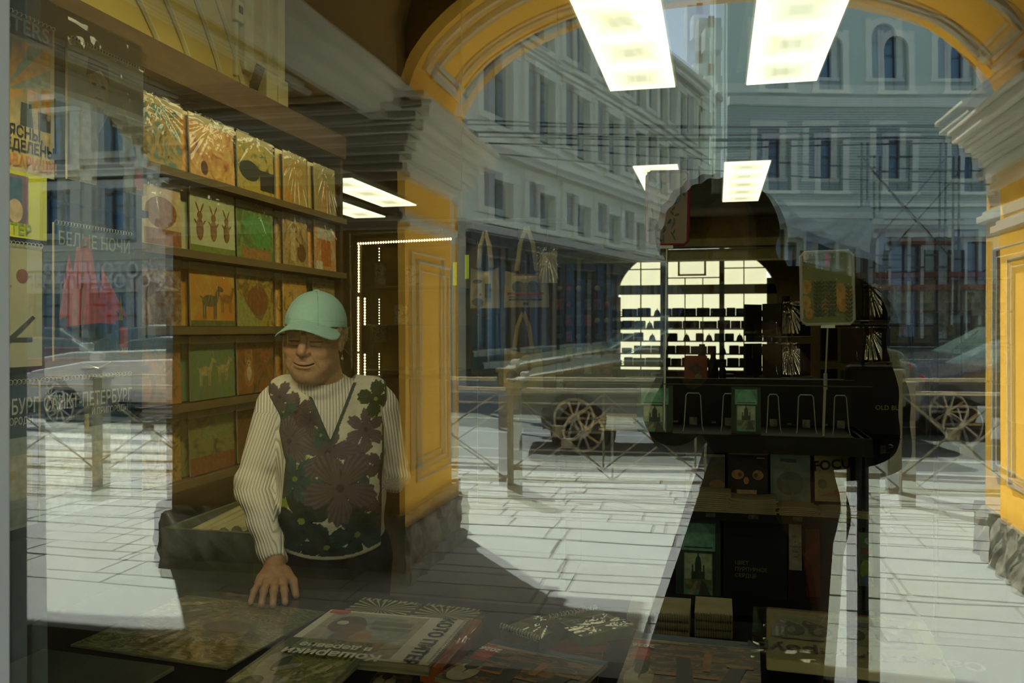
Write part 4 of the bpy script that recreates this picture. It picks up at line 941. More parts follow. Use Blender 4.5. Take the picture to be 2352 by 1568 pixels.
# КОТО ПИТЕР calendar: its head points right, its text runs toward the window
r, w, h = flat_print('cat_calendar', (1075, 1425), (985, 1528), (760, 1400), CT+.055, .02, fw, [
    ((.34, .30, .20), R_(.04, .06, .96, .74)), ((.22, .25, .22), [(.1, .1), (.1, .6), (.5, .72), (.9, .5), (.85, .2)]), ((.10, .07, .03), E_(.35, .25, .18, .13)), ((.14, .09, .04), E_(.55, .32, .25, .10)), ((.30, .17, .06), E_(.62, .42, .2, .07)), ((.10, .06, .03), E_(.24, .24, .11, .10)),
    ((.5, .45, .32), E_(.30, .2, .05, .04)), ((.05, .12, .07), E_(.22, .3, .02, .015)), ((.14, .13, .08), R_(.2, .4, .3, .68)), ((.14, .13, .08), R_(.34, .42, .40, .7)), ((.25, .17, .06), E_(.75, .55, .14, .08)), ((.38, .28, .06), [(.7, .62), (.8, .62), (.75, .74)]), ((.45, .05, .04), R_(.02, .02, .09, .16)), ((.16, .18, .20), R_(.7, .15, .9, .3))],
    'white spiral cat calendar lettered КОТО ПИТЕР on the counter', spir=30, seed=8)
text('КОТО ПИТЕР', .040, fdk, r, loc=(w*.52, h*.87, .002), bold=.0012)
M, w, h = flatM((1108, 1424), (1018, 1534), (1062, 1420), CT+.05); rr = empty('orange_hanger', None, 0, 'orange red cardboard hanger strip beside the white cat calendar', 'hanger', M=M)
MB().box(0, w, 0, h, -.03, 0).build('strip', mat('orange_red_card', (.45, .10, .02), .4, (.32, .06, .02), 20), rr); sleeve(w, h, rr, 5, .006, top=0, off=.002)
# kittens calendar
q = [((.08, .10, .02), [(0, 0), (0, 1), (.3, 1), (.45, .7), (.3, .4), (.5, 0)][::-1]), ((.30, .33, .05), E_(.6, .7, .3, .2)), ((.38, .40, .08), E_(.3, .3, .25, .2)), ((.20, .26, .04), E_(.2, .75, .2, .15)), ((.5, .5, .48), E_(.72, .36, .10, .24)), ((.55, .55, .52), E_(.66, .62, .06, .10)), ((.5, .5, .48), E_(.60, .24, .18, .09, rot=.3)), ((.5, .5, .47), E_(.80, .20, .04, .2, rot=-.3)), ((.04, .04, .035), E_(.66, .40, .05, .13)), ((.04, .04, .03), E_(.70, .10, .09, .08)), ((.5, .5, .48), E_(.86, .44, .03, .14, rot=-.5))]
q += [((.5, .5, .45), E_(x, y, .018)) for x, y in ((.3, .2), (.34, .24), (.27, .26), (.32, .15), (.24, .18))]
r, w, h = flat_print('kitten_calendar', (640, 1620), (855, 1478), (0, 0), CT+.045, .02, fw, [], '', 'calendar') if 0 else (None, 0, 0)
r, w, h = flat_print('kitten_calendar', (800, 1600), (590, 1566), (852, 1476), CT+.045, .02, fw, [], 'x') if 0 else (None, 0, 0)
A, B, C = P(855, 1478, 'z', CT+.06), P(668, 1462, 'z', CT+.06), P(800, 1600, 'z', CT+.06)
X = (B-A); w = X.length; X.normalize(); Y = (C-A); Y -= X*Y.dot(X); h = Y.length
r = empty('kitten_calendar', None, 0, 'yellow green kitten calendar lettered Кошарики в деревне, upside down', 'calendar', M=frame(A, X, Y))
GREENP = printmat('yellow_green_print', [(.05, .07, .01), (.30, .34, .04), (.14, .18, .02), (.42, .42, .08), (.06, .08, .01)], 14, dist=3)
MB().box(0, w, 0, h, -.02, 0).build('pages', PAGES, r); MB().add([(0, 0, .0004), (w, 0, .0004), (w, h, .0004), (0, h, .0004)], [(0, 1, 2, 3)]).build('cover', GREENP, r)
q = [((.10, .10, .02), [(1, 0), (1, .5), (.86, .3), (.84, 0)]), ((.48, .48, .45), E_(.80, .62, .13, .30, rot=.25)), ((.5, .5, .48), E_(.74, .34, .05, .20, rot=-.5)), ((.05, .05, .04), E_(.72, .55, .07, .16)), ((.5, .5, .48), E_(.60, .60, .16, .05, rot=.5)), ((.46, .46, .44), E_(.62, .85, .16, .08)), ((.04, .04, .03), E_(.80, .9, .12, .1))]
q += [((.5, .5, .45), E_(x, y, .02, .025)) for x, y in ((.36, .74), (.42, .78), (.33, .82), (.39, .70), (.45, .72))]
art_mesh(q, w, h, r)
text('Кошарики', .040, mat('cream_print', (.85, .83, .68), .5), r, loc=(w*.30, h*.32, .0045), bold=.0012); text('в деревне', .030, MATS['cream_print'], r, loc=(w*.34, h*.17, .0045), bold=.0009)
sleeve(w, h, r, 12, .0012, top=0, off=.001)

# blue edged 2026 calendars, upside down
CITYP = printmat('night_city_print', [(.006, .010, .008), (.05, .03, .01), (.01, .02, .02), (.30, .14, .04), (.012, .015, .010), (.08, .05, .02), (.006, .010, .008)], 13, dist=1.2, stretch=(1, 2.8, 1))
def city2026(A_, B_, C_, z, lab):
    A, B, C = (P(*q, 'z', z) for q in (A_, B_, C_)); X = (B-A); w = X.length; X.normalize(); Y = (C-A); Y -= X*Y.dot(X); h = Y.length
    # A: right far corner, B: left far corner, C: right near corner; text upright when read from the shop
    r = empty('city_night_calendar', None, 0, lab, 'calendar', 'blue edged city calendars on the counter', M=frame(A, X, Y))
    MB().box(0, w, 0, h, -.008, 0).build('pages', PAGES, r)
    MB().add([(0, 0, .0004), (w, 0, .0004), (w, h, .0004), (0, h, .0004)], [(0, 1, 2, 3)]).build('cover', CITYP, r)
    q = [((.01, .06, .13), R_(0, 0, 1, .12)), ((.5, .5, .42), R_(0, .12, 1, .13)), ((.34, .26, .12), R_(.55, .13, .9, .17)), ((.50, .04, .03), R_(.83, .16, .97, .50))]
    q += [((.40, .37, .26), E_(.86, .80, .11, .20)), ((.03, .03, .02), E_(.86, .66, .055, .08)), ((.03, .03, .02), R_(.81, .52, .91, .62)), ((.03, .03, .02), [(.85, .73), (.87, .73), (.86, .84)]), ((.36, .16, .05), R_(.36, .3, .42, .6)), ((.38, .18, .06), R_(.30, .68, .8, .72)), ((.03, .03, .03), [(.52, .4), (.62, .4), (.58, 1), (.44, 1)]), ((.34, .2, .08), R_(.05, .45, .25, .5)), ((.09, .12, .10), R_(.05, .74, .42, .9)), ((.03, .03, .03), [(.1, .5), (.22, .5), (.34, 1), (.22, 1)])]
    art_mesh(q, w, h, r)
    text('2026', .017 if w < .24 else .022, mat('bright_white_print', (.85, .85, .78), .5), r, loc=(w*.90, h*.26, .003), bold=.0009); text('МЕДНЫЙ\nВСАДНИК', .0075, mat('gold_print', (.6, .44, .26), .5), r, loc=(w*.90, h*.42, .003)); return r
# text reads upside down: x toward the left, y toward the camera
city2026((1397, 1520), (1135, 1468), (1375, 1640), CT+.050, 'blue edged calendar with red 2026 label, tilted, upper of the pair')
city2026((1385, 1492), (1125, 1476), (1390, 1610), CT+.030, 'blue edged calendar lying under the tilted one with the 2026 label')
city2026((1745, 1478), (1460, 1452), (1765, 1620), CT+.050, 'dark calendar with red 2026 label beside the Санкт-Петербург parcel')
city2026((1110, 1498), (900, 1490), (1105, 1600), CT+.020, 'blue edged calendar half hidden at the left of the other city calendars')
# bagged notebooks on orange boards
for A_, B_, C_, lab, tx, cc in (((1232, 1412), (1150, 1440), (1240, 1470), 'dark green spiral notebook in plastic on an orange board', None, (.05, .08, .04)), ((1372, 1398), (1455, 1436), (1335, 1462), 'bright green spiral notebook in plastic with yellow curly lettering', 'Рецепты', (.10, .17, .03))):
    A, B, C = (P(*q, 'z', CT+.07) for q in (A_, B_, C_)); X = B-A; w = X.length; X.normalize(); Y = C-A; Y -= X*Y.dot(X); h = Y.length
    if X.cross(Y).z < 0: A = A+X*w; X = -X
    r = empty('bagged_notebook', None, 0, lab, 'notebook', M=frame(A, X, Y))
    MB().box(0, w, 0, h, -.02, 0).build('cover', mat('note_%s' % (tx or 'dark'), cc, .4, tuple(c*.6 for c in cc), 20), r)
    q = [(( .20,.22,.06), R_(.5,.05,.95,.9))] if not tx else [((.30, .34, .05), R_(.26, .08, .30, .92)), ((.30, .34, .05), R_(.70, .08, .74, .92)), ((.30, .34, .05), R_(.26, .08, .74, .12)), ((.30, .34, .05), R_(.26, .88, .74, .92))]
    art_mesh(q, w, h, r)
    g = MB()
    for k in range(14):
        y_ = h*(k+.5)/14; xx = w if not tx else 0
        if tx: xx = 0 if (P(*A_, 'z', CT+.07)-A).length < .01 else w
        g.tube([(xx+.005*math.cos(a), y_, .003+.006*math.sin(a)) for a in [2*PI*k2/8 for k2 in range(8)]], .0012, 4, closed=True)
    g.build('spiral_binding', WIREM, r)
    sleeve(w, h, r, 31 if tx else 30, .004, top=.0, off=.004, focus=(.2, .5))
for k, (A_, B_, C_) in enumerate((((1300, 1402), (1232, 1408), (1292, 1462)), ((1370, 1388), (1318, 1396), (1340, 1460)), ((1390, 1455), (1190, 1462), (1392, 1474)))):
    A, B, C = (P(*q, 'z', CT+.062-.004*k) for q in (A_, B_, C_)); X = B-A; w = X.length; X.normalize(); Y = C-A; Y -= X*Y.dot(X); h = Y.length
    r = empty('orange_board', None, 0, ['rust orange hanger board fanned beside the dark green notebook', 'rust orange hanger board with a slot beside the bright green notebook', 'long rust orange strip in front of the two notebooks'][k], 'board', M=frame(A, X, Y))
    for j in range(3): MB().box(.004*j, w+.004*j, 0, h, -.012-.004*j, -.009-.004*j+.002).build('card', mat('rust_card', (.30, .09, .03), .5, (.2, .05, .02), 12), r)
    MB().box(w*.4, w*.6, h*.45, h*.55, -.012, -.006).build('slot', BLK, r)
# row of wire bound notebooks on edge at the back of the counter
for k, (u, n) in enumerate(((1445, 0), (1540, 1), (1640, 2))):
    a, b = P(u-45+(40 if k == 0 else 0), 1452, 'z', CT+.02), P(u+50, 1462, 'z', CT+.02)
    x0, x1, y0 = a.x, b.x, a.y
    for j in range(3):
        r = empty('wirebound_notebook', (x0, y0+.0, CT+.012+.018*j), 0, '%s notebook of the %s flat stack of white wire bound notebooks' % (('lowest', 'middle', 'topmost')[j], ('first', 'second', 'third')[k]), 'notebook', 'white wire bound notebooks')
        MB().box(0, x1-x0-.006, 0, .12, 0, .014).build('pages', mat('white_pages', (.45, .42, .26), .7, (.3, .27, .16), 300, stretch=(.02, .02, 1)), r)
        g = MB()
        for q in range(16): g.tube([((q+.5)/16*(x1-x0-.006), .002+.005*math.cos(t), .007+.009*math.sin(t)) for t in [2*PI*s_/8 for s_ in range(8)]], .0012, 4, closed=True)
        g.build('spiral_binding', WIREM, r)
# Санкт-Петербург parcel
OLV = mat('olive_newsprint', (.46, .44, .27), .55, (.38, .36, .2), 5)
for k, (z, mt, lab) in enumerate(((CT+.03, mat('dark_red_cover', (.14, .025, .015), .35), 'dark red folder at the bottom of the parcel stack'), (CT+.055, mat('amber_folder', (.30, .14, .03), .3), 'amber wrapped folder in the middle of the parcel stack'), (CT+.10, OLV, 'olive newsprint parcel Санкт-Петербург with winged griffins, in plastic'))):
    A, B, C = P(2085, 1420, 'z', z), P(1760, 1392, 'z', z), P(2190, 1548, 'z', z); X = B-A; w = X.length; X.normalize(); Y = C-A; Y -= X*Y.dot(X); h = Y.length
    A = A+Vector((.0, -.006*k, 0))
    r = empty('wrapped_folder' if k < 2 else 'newsprint_parcel', None, 0, lab, 'folder' if k < 2 else 'parcel', M=frame(A, X, Y))
    MB().box(-.03, w, 0, h, -.022, 0).build('block', mt, r, bevel=.003)
    if k == 1: sleeve(w, h, r, 44, .008, top=0, off=.002)
    if k == 2:
        q = [((.30, .29, .18), R_(.03, .1, .95, .62))]
        for cx in (.2, .42, .64, .82):
            q += [((.06, .055, .03), E_(cx, .42, .08, .12)), ((.25, .24, .14), E_(cx+.015, .42, .03, .08)), ((.05, .045, .03), [(cx-.02, .3), (cx+.10, .22), (cx+.12, .3), (cx+.05, .44)]), ((.24, .22, .12), [(cx+.02, .3), (cx+.09, .25), (cx+.08, .30)])]
        q += [((.05, .05, .03), R_(.1, .16, .5, .26)), ((.08, .08, .05), R_(.86, .35, .97, .60)), ((.3, .28, .15), R_(.88, .4, .9, .58)), ((.3, .28, .15), R_(.92, .4, .94, .58)), ((.10, .10, .07), R_(.1, .60, .9, .62))]
        q += [((.12, .11, .07), R_(.05+.02*j, .055, .06+.02*j, .075)) for j in range(42)]
        art_mesh(q, w, h, r); text('Санкт-Петербург', .052, fdk, r, loc=(w*.42, h*.80, .002), sx=.92, bold=.001); sleeve(w+.02, h, r, 9, .0022, top=0, off=.0015, focus=(.9, .95))

# ================================================================ black display unit with wire holders
UY = 2.75
def ux(u): return P(u, 900, 'y', UY).x
def uz(v): return P(1750, v, 'y', UY).z
unit = empty('display_unit', (ux(1750), UY, 0), 0, 'black display unit with wire holders and shelves of magazines', 'display unit')
def ub(m, n, mt, **k): o = m.build(n, mt, unit, **k); o.data.transform(Matrix.Translation((-ux(1750), -UY, 0))); return o
xa, xb = ux(1285), ux(2005)
ub(MB().box(xa, xb, UY+.02, UY+.36, uz(1042), uz(1002)), 'top_deck', BLK)
ub(MB().box(xa, xb, UY+.34, UY+.36, 0, uz(885)), 'back_board', BLK)
ub(MB().box(xa, xb, UY, UY+.34, uz(1200), uz(1182)), 'shelf', BLK); ub(MB().box(xa, xb, UY-.05, UY+.34, uz(1405), uz(1388)), 'shelf', BLK)
for x in (xa, xb-.02, ux(1966)): ub(MB().box(x, x+.018, UY+.01, UY+.35, 0, uz(1002)), 'side_board', BLK)
ub(MB().box(xa, xb, UY+.0, UY+.006, uz(886), uz(884)), 'edge_line', mat('olive_ledge', (.16, .13, .04)))
ub(MB().box(xa, xb, UY-.002, UY+.0, uz(1042), uz(1002)), 'front_lip', BLK)
for k, (a, b) in enumerate(((1568, 1612), (1656, 1690), (1762, 1795), (1833, 1878), (1918, 1956))):
    g = MB(); y = UY+.05
    g.tube([(ux(a), y, uz(998)), (ux(a+2), y+.004, uz(985)), (ux(a+6), y+.02, uz(914)), (ux(a+10), y+.022, uz(909)), (ux(b-8), y+.022, uz(909)), (ux(b-4), y+.02, uz(914)), (ux(b), y+.004, uz(985)), (ux(b+3), y, uz(998))], .0018, 6)
    ub(g, 'wire_holder', mat('grey_green_wire', (.34, .40, .34), .4, metal=.3))
    ub(MB().box(ux((a+b)/2-8), ux((a+b)/2+10), y+.01, y+.012, uz(984), uz(966)), 'price_tag', mat('dim_tag', (.16, .16, .11), .5, (.05, .05, .04), 60))
    ub(MB().box(ux(a-22), ux(a-12), y+.0, y+.002, uz(978), uz(974)), 'clip', MATS['dim_tag'])
def standing(name, u0, u1, v0, v1, y, art, base, label, cat, tilt=.12, th=.008, group=None):
    A = P(u0, v1, 'y', y); B = P(u1, v1, 'y', y); Cz = P(u0, v0, 'y', y).z
    w = (B-A).length; h = Cz-A.z; M = frame(A, (1, 0, 0), (0, tilt, 1))
    r = empty(name, None, 0, label, cat, group, M=M)
    MB().box(0, w, 0, h, -th, 0).build('pages', PAGES, r); MB().add([(0, 0, .0004), (w, 0, .0004), (w, h, .0004), (0, h, .0004)], [(0, 1, 2, 3)]).build('cover', base, r)
    if art: art_mesh(art, w, h, r)
    return r, w, h
gd = mat('deep_green_print', (.03, .06, .035), .4)
standing('postcard', 1680, 1748, 888, 996, UY+.045, arch_window_picture(), gd, 'postcard of a domed cathedral in an arched window between wire holders', 'postcard')
standing('postcard', 1462, 1545, 884, 1003, UY+.045, arch_window_picture(), gd, 'postcard of the cathedral in an arched window left of the pole', 'postcard')
standing('picture_book', 1552, 1655, 1192, 1386, UY+.05, arch_window_picture(), gd, 'larger cathedral window picture book on the lowest shelf', 'book', th=.02)
r, w, h = standing('black_book', 1662, 1808, 1198, 1386, UY+.06, [], mat('matt_black_cover', (.010, .010, .009), .5), 'black book lettered ЦВЕТ ПУРПУРНОЕ СЕРДЦЕ on the lowest shelf', 'book', th=.02)
ol = mat('olive_print', (.20, .22, .10), .5)
for k, s_ in enumerate(('ЦВЕТ', 'ПУРПУРНОЕ', 'СЕРДЦЕ')): text(s_, .0155, ol, r, loc=(w*.18, h*(.50-.075*k), .002), align='LEFT', sx=1.05, bold=.0002)
r, w, h = standing('red_black_book', 1812, 1885, 1196, 1386, UY+.05, [((.34, .33, .24), R_(.02, .40, .42, .98)), ((.10, .01, .008), R_(.55, .1, 1, .9)), ((.16, .02, .01), [(.5, .4), (1, .7), (1, .8), (.5, .6)])], mat('dark_red_black_cover', (.03, .008, .006), .4), 'dark red book with pale printed band at the end of the lowest shelf', 'book')
for k, s_ in enumerate(('Office', '&', 'Notebook', 'Trade', 'Set')): text(s_, .008, fdk, r, loc=(w*.22, h*(.80-.06*k), .002))
# magazines on the middle shelf
y = UY+.10
r, w, h = standing('dark_magazine', 1575, 1665, 1042, 1140, y, [((.20, .17, .07), R_(0, .94, 1, 1)), ((.28, .26, .16), E_(.2, .82, .05)), ((.22, .10, .03), E_(.8, .3, .2, .12))], printmat('brown_black_print', [(.02, .012, .008), (.06, .03, .01), (.02, .02, .015)], 9), 'dark brown magazine at the near end of the middle shelf', 'magazine')
r, w, h = standing('owl_magazine', 1672, 1764, 1040, 1134, y, [((.30, .14, .04), R_(0, .96, 1, 1)), ((.30, .14, .05), E_(.25, .48, .16, .12)), ((.30, .13, .05), E_(.75, .48, .14, .12)), ((.05, .03, .01), E_(.30, .48, .05)), ((.05, .03, .01), E_(.70, .48, .05)), ((.38, .20, .06), E_(.46, .34, .07, .09)), ((.40, .26, .12), R_(.22, .02, .72, .12)), ((.4, .4, .3), R_(.72, .88, .92, .90))], mat('near_black_cover', (.015, .010, .008), .4), 'black magazine with two amber glowing shapes, middle shelf', 'magazine')
r, w, h = standing('green_sketchbook', 1770, 1862, 1044, 1152, y, [((.02, .03, .025), R_(.25, .84, .65, .92)), ((.05, .08, .06), E_(.5, .40, .35, .25)), ((.14, .18, .13), E_(.3, .78, .2, .08)), ((.10, .12, .06), [(.45, 0), (.62, 0), (.56, .3)])], printmat('misty_green_print', [(.05, .09, .07), (.12, .17, .14), (.07, .11, .08)], 5), 'misty green sketchbook in the middle shelf', 'book')
r, w, h = standing('focus_magazine', 1872, 1960, 1040, 1150, y, [((.36, .30, .10), R_(0, 0, .08, 1)), ((.12, .12, .06), E_(.2, .36, .12, .1)), ((.35, .12, .06), [(.1, .1), (.9, .36), (.9, .1)])], mat('mustard_cover', (.36, .30, .10), .5, (.28, .23, .07), 5), 'mustard magazine lettered FOCUS on the middle shelf', 'magazine')
text('FOCUS', .040, mat('purple_black_print', (.02, .015, .02), .5), r, loc=(w*.54, h*.76, .002), rot=.12, sx=1.05, bold=.0015)
# paper stacks on the middle shelf
for k, (u0, u1, n, vt) in enumerate(((1588, 1678, 10, 1136), (1676, 1786, 9, 1144), (1786, 1880, 5, 1162), (1885, 2000, 5, 1165))):
    x0, x1 = ux(u0), ux(u1); zb_ = uz(1182)+.001; zt_ = uz(vt); hh = (zt_-zb_)/n
    for j in range(n):
        dx = random.uniform(-.006, .006); g = MB(); cols = 8; vs = []
        for i in range(cols+1):
            t = i/cols; x = x0+dx+(x1-x0)*t; bow = .006*math.sin(PI*t)*(j/n)*(1 if k == 1 else -.5)
            vs += [(x, UY+.0+random.uniform(0, .002), zb_+j*hh-bow+.0002), (x, UY+.09, zb_+j*hh-bow+.0002), (x, UY+.09, zb_+(j+.86)*hh-bow), (x, UY+.0, zb_+(j+.86)*hh-bow)]
        fs = [(4*i+a, 4*(i+1)+a, 4*(i+1)+(a+1) % 4, 4*i+(a+1) % 4) for i in range(cols) for a in range(4)]+[(0, 1, 2, 3), (4*cols+3, 4*cols+2, 4*cols+1, 4*cols)]
        o = g.add(vs, fs).build('magazine', mat('paper_edge', (.42, .37, .22), .8, (.30, .26, .15), 8), fix=True)
        o['label'] = 'magazine lying in the %s pile of paper on the middle shelf, %s' % (('first', 'sagging second', 'low third', 'last')[k], ('at the bottom', 'second up', 'third up', 'fourth up', 'fifth up', 'sixth up', 'seventh up', 'eighth up', 'ninth up', 'tenth up')[j])
        o['category'] = 'magazine'; o['group'] = 'magazines piled on the middle shelf'
    ub(MB().box(ux((u0+u1)/2-12), ux((u0+u1)/2+10), UY-.004, UY-.001, uz(1192), uz(1183)), 'price_tag', MATS['dim_tag'])
# green bright card low down between the boards
standing('postcard', 1975, 2006, 1225, 1345, UY-.03, [((.05, .12, .03), R_(0, 0, 1, 1)), ((.20, .30, .03), E_(.5, .3, .45, .2)), ((.05, .10, .20), E_(.5, .10, .4, .1)), ((.12, .05, .03), R_(.1, .6, .9, .72)), ((.20, .28, .42), E_(.6, .85, .2, .06))], gd, 'narrow vivid green card low beside the black unit', 'postcard')
# framed notebooks on poles
def sign_on_pole(u0, u1, v0, v1, pu, pv, y, frm, base, art, label, lean=0):
    x0, x1, z0, z1 = P(u0, v1, 'y', y).x, P(u1, v1, 'y', y).x, P((u0+u1)/2, v1, 'y', y).z, P((u0+u1)/2, v0, 'y', y).z
    pxx = P(pu, pv, 'y', y).x; zb_ = P(pu, pv, 'y', y).z; cx = (x0+x1)/2
    r = empty('pole_sign', (pxx, y, zb_), 0, label, 'sign')
    T = Matrix.Translation((-pxx, -y, -zb_))
    def put(m, n, mt): o = m.build(n, mt, r); o.data.transform(T); return o
    put(MB().tube([(pxx, y, zb_-.02), ((pxx*.5+cx*.5), y, (zb_+z0)/2)], .0042, 8), 'lower_pole', HOOK2)
    put(MB().tube([((pxx*.5+cx*.5), y, (zb_+z0)/2), (cx, y, z0+.005)], .0028, 8), 'upper_pole', HOOK2)
    put(MB().tube([((pxx*.5+cx*.5), y, (zb_+z0)/2-.03), ((pxx*.5+cx*.5), y, (zb_+z0)/2+.02)], .006, 8), 'pole_joint', HOOK2)
    put(MB().box(cx-.02, cx+.02, y-.004, y+.004, z0-.012, z0+.002), 'clamp', HOOK2)
    R = Matrix.Translation((cx, y, z0)) @ Matrix.Rotation(lean, 4, 'Y')
    w, h = x1-x0, z1-z0; t = .005
    g = MB(); rr = .012
    loop = [(-w/2+rr, 0, 0), (w/2-rr, 0, 0), (w/2, 0, rr), (w/2, 0, h-rr), (w/2-rr, 0, h), (-w/2+rr, 0, h), (-w/2, 0, h-rr), (-w/2, 0, rr)]
    o = g.tube(loop, t, 8, closed=True).build('frame', frm, r); o.data.transform(T @ R)
    o = MB().box(-w/2, w/2, -.001, .003, 0, h).build('board', base, r); o.data.transform(T @ R)
    o = art_mesh(art, w, h, r, m=ART); o.data.transform(T @ R @ Matrix.Translation((-w/2, -.002, 0)) @ Matrix.Rotation(PI/2, 4, 'X')); return r
HOOK2 = mat('pole_metal', (.55, .58, .50), .35, metal=.5)
q = [((.35, .05, .05), R_(.45, .84, .55, 1))]
rnd = random.Random(4)
for k in range(34):
    a = rnd.uniform(0, 6.28); x, y_ = rnd.uniform(.08, .92), rnd.uniform(.05, .92)
    q.append((rnd.choice(((.05, .09, .10), (.07, .10, .06), (.03, .05, .05), (.10, .14, .18))), E_(x, y_, rnd.uniform(.03, .09), .018, 10, a)))
q += flowerp(.2, .3, .09, (.18, .12, .10), (.3, .2, .1))+flowerp(.75, .65, .08, (.12, .2, .24), (.3, .2, .1))
sign_on_pole(1483, 1580, 394, 562, 1524, 1000, 2.80, mat('red_enamel', (.25, .03, .05), .35), mat('faded_pink_board', (.36, .28, .24), .6, (.28, .22, .19), 5), q, 'red framed board with dark leaf pattern on a thin pole', .02)
q = [((.5, .06, .06), R_(.46, .80, .56, 1)), ((.10, .12, .05), R_(0, 0, 1, .0001))]
for x, y_, r_ in ((.10, .52, .10), (.08, .30, .10), (.14, .15, .08), (.74, .46, .11), (.80, .30, .14), (.45, .26, .10), (.10, .95, .06), (.95, .42, .06)): q += flowerp(x, y_, r_, (.52, .30, .05), (.42, .20, .03), 12)
for x in (.30, .38, .52, .60, .9): q += sprig(x, .1 if x < .7 else .02, .5, (.04, .07, .03), 9)
for k in range(50): q.append(((.40, .40, .30), E_(rnd.uniform(.02, .98), rnd.uniform(.02, .98), .014, .012, 6)))
sign_on_pole(1842, 1962, 578, 744, 1890, 1000, 2.80, mat('white_enamel', (.60, .62, .56), .35), mat('olive_flower_board', (.28, .30, .12), .6, (.20, .22, .08), 5), q, 'white framed board with orange flowers and ferns on a thin pole', -.02)

# books lying on the near end of the deck
for k in range(4):
    z = uz(1002)+.0005+.0115*k; x0, x1 = ux(1372+4*(k % 2)), ux(1462-5*(k % 3))
    r = empty('stacked_book', (x0, UY+.03, z), 0, '%s pale edged book lying on the display unit deck left of the poles' % ('lowest', 'second', 'third', 'topmost')[k], 'book', 'books lying on the display unit')
    MB().box(0, x1-x0, 0, .12, .001, .0095).build('pages', mat('pale_book_edge', (.50, .47, .34), .7, (.4, .36, .25), 40), r)
    m = MB(); m.box(-.002, x1-x0+.002, -.002, .122, 0, .0012).box(-.002, x1-x0+.002, -.002, .122, .0095, .0107); m.build('cover', mat(('rust_cover', 'black_cover', 'tan_cover', 'ochre_cover')[k], ((.20, .06, .03), (.02, .02, .02), (.30, .2, .08), (.36, .22, .06))[k], .4), r)
# ================================================================ the woman in the cap (faces local -y, feet at the origin)
WM = Matrix.Translation((-1.083, 2.25, 0)) @ Matrix.Rotation(math.radians(25.7), 4, 'Z')
woman = empty('person', None, 0, 'elderly woman in a mint cap and floral vest, one hand on the counter', 'person', M=WM)
HC = np.array((-.012, -.02, 1.425), np.float32)
hy, hp, hr = math.radians(-17), math.radians(7), math.radians(3)
HR = np.array((Matrix.Rotation(hr, 3, 'Y') @ Matrix.Rotation(hy, 3, 'Z') @ Matrix.Rotation(hp, 3, 'X')), np.float32)   # columns: head axes in body space
def to_head(p):
    q = [p[i]-HC[i] for i in range(3)]
    return [sum(HR[j][i]*q[j] for j in range(3)) for i in range(3)]
def head_sdf(p):
    q = to_head(p); x, y, z = q; ax = np.abs(x); m = [ax, y, z]
    d = ell(q, (0, .012, .035), (.073, .092, .082))
    d = smin(d, ell(q, (0, -.025, -.03), (.064, .070, .083)), .02)
    d = smin(d, ell(m, (.036, -.012, -.058), (.030, .050, .036)), .025)       # jaw
    d = smin(d, ell(q, (0, -.066, -.085), (.026, .018, .018)), .026)         # chin
    d = smin(d, ell(q, (0, -.040, -.100), (.042, .040, .024)), .03)          # soft under-chin
    d = smin(d, ell(m, (.037, -.068, -.030), (.025, .020, .021)), .012)      # cheeks
    d = smin(d, ell(m, (.036, -.058, -.066), (.022, .022, .022)), .018)      # jowls
    d = smin(d, ell(q, (0, -.083, -.056), (.030, .014, .020)), .012)         # muzzle
    d = smin(d, caps(m, (.010, -.088, .026), (.050, -.068, .024), .009, .007), .009)
    d = smax(d, -ell(m, (.029, -.104, .004), (.019, .017, .010)), .010)      # sockets
    d = smin(d, ell(m, (.030, -.079, .003), (.017, .010, .0075)), .004)      # squeezed lids
    d = smax(d, -caps(m, (.016, -.090, .001), (.044, -.082, -.0005), .0022, .0016), .0025)
    d = smax(d, -caps(m, (.018, -.087, -.010), (.042, -.080, -.013), .0016, .001), .003)
    d = smin(d, caps(q, (0, -.088, .016), (0, -.112, -.024), .0075, .0125), .008)
    d = smin(d, ell(m, (.0125, -.098, -.029), (.0085, .010, .0075)), .004)
    d = smax(d, -ell(m, (.007, -.104, -.038), (.0035, .006, .003)), .002)
    d = smax(d, -caps(m, (.018, -.102, -.030), (.036, -.090, -.062), .0024, .0018), .005)   # smile folds
    zz = z+.0645-9*ax*ax*.9
    mouth = np.sqrt((zz)**2+np.maximum(0, np.abs(y+.094)-.012)**2+np.maximum(0, ax-.027)**2)-.0016
    d = smin(d, ell(q, (0, -.094, -.060), (.022, .006, .0045)), .004); d = smin(d, ell(q, (0, -.092, -.069), (.018, .007, .0045)), .004)
    d = smax(d, -mouth, .003)
    d = smax(d, -caps(q, (-.004, -.094, .030), (-.003, -.091, .016), .0015, .0012), .004); d = smax(d, -caps(q, (.004, -.094, .030), (.003, -.091, .016), .0015, .0012), .004)
    ear = ell(m, (.073, .012, -.008), (.008, .018, .030)); ear = smax(ear, -ell(m, (.081, .008, -.005), (.006, .009, .017)), .004)
    return smin(d, ear, .006)
SH_L, EL_L, WR_L = (-.118, .030, 1.235), (-.178, -.015, 1.02), (-.108, -.222, .862)
SH_R, EL_R, WR_R = (.172, .032, 1.225), (.212, .075, 1.02), (.135, .20, .985)
def torso_sdf(p, g=0):
    d = caps(p, (-.085, .03, 1.255), (.14, .03, 1.25), .056+g, .056+g)
    d = smin(d, ell(p, (.032, .02, 1.13), (.150+g, .115+g, .15+g)), .05)
    m = [np.abs(p[0]-.032), p[1], p[2]]
    d = smin(d, ell(m, (.068, -.062, 1.09), (.070+g, .065+g, .075+g)), .04)
    d = smin(d, ell(p, (.034, -.015, .975), (.150+g, .140+g, .14+g)), .06)
    d = smin(d, ell(p, (.034, .015, .845), (.152+g, .130+g, .11+g)), .05)
    return d
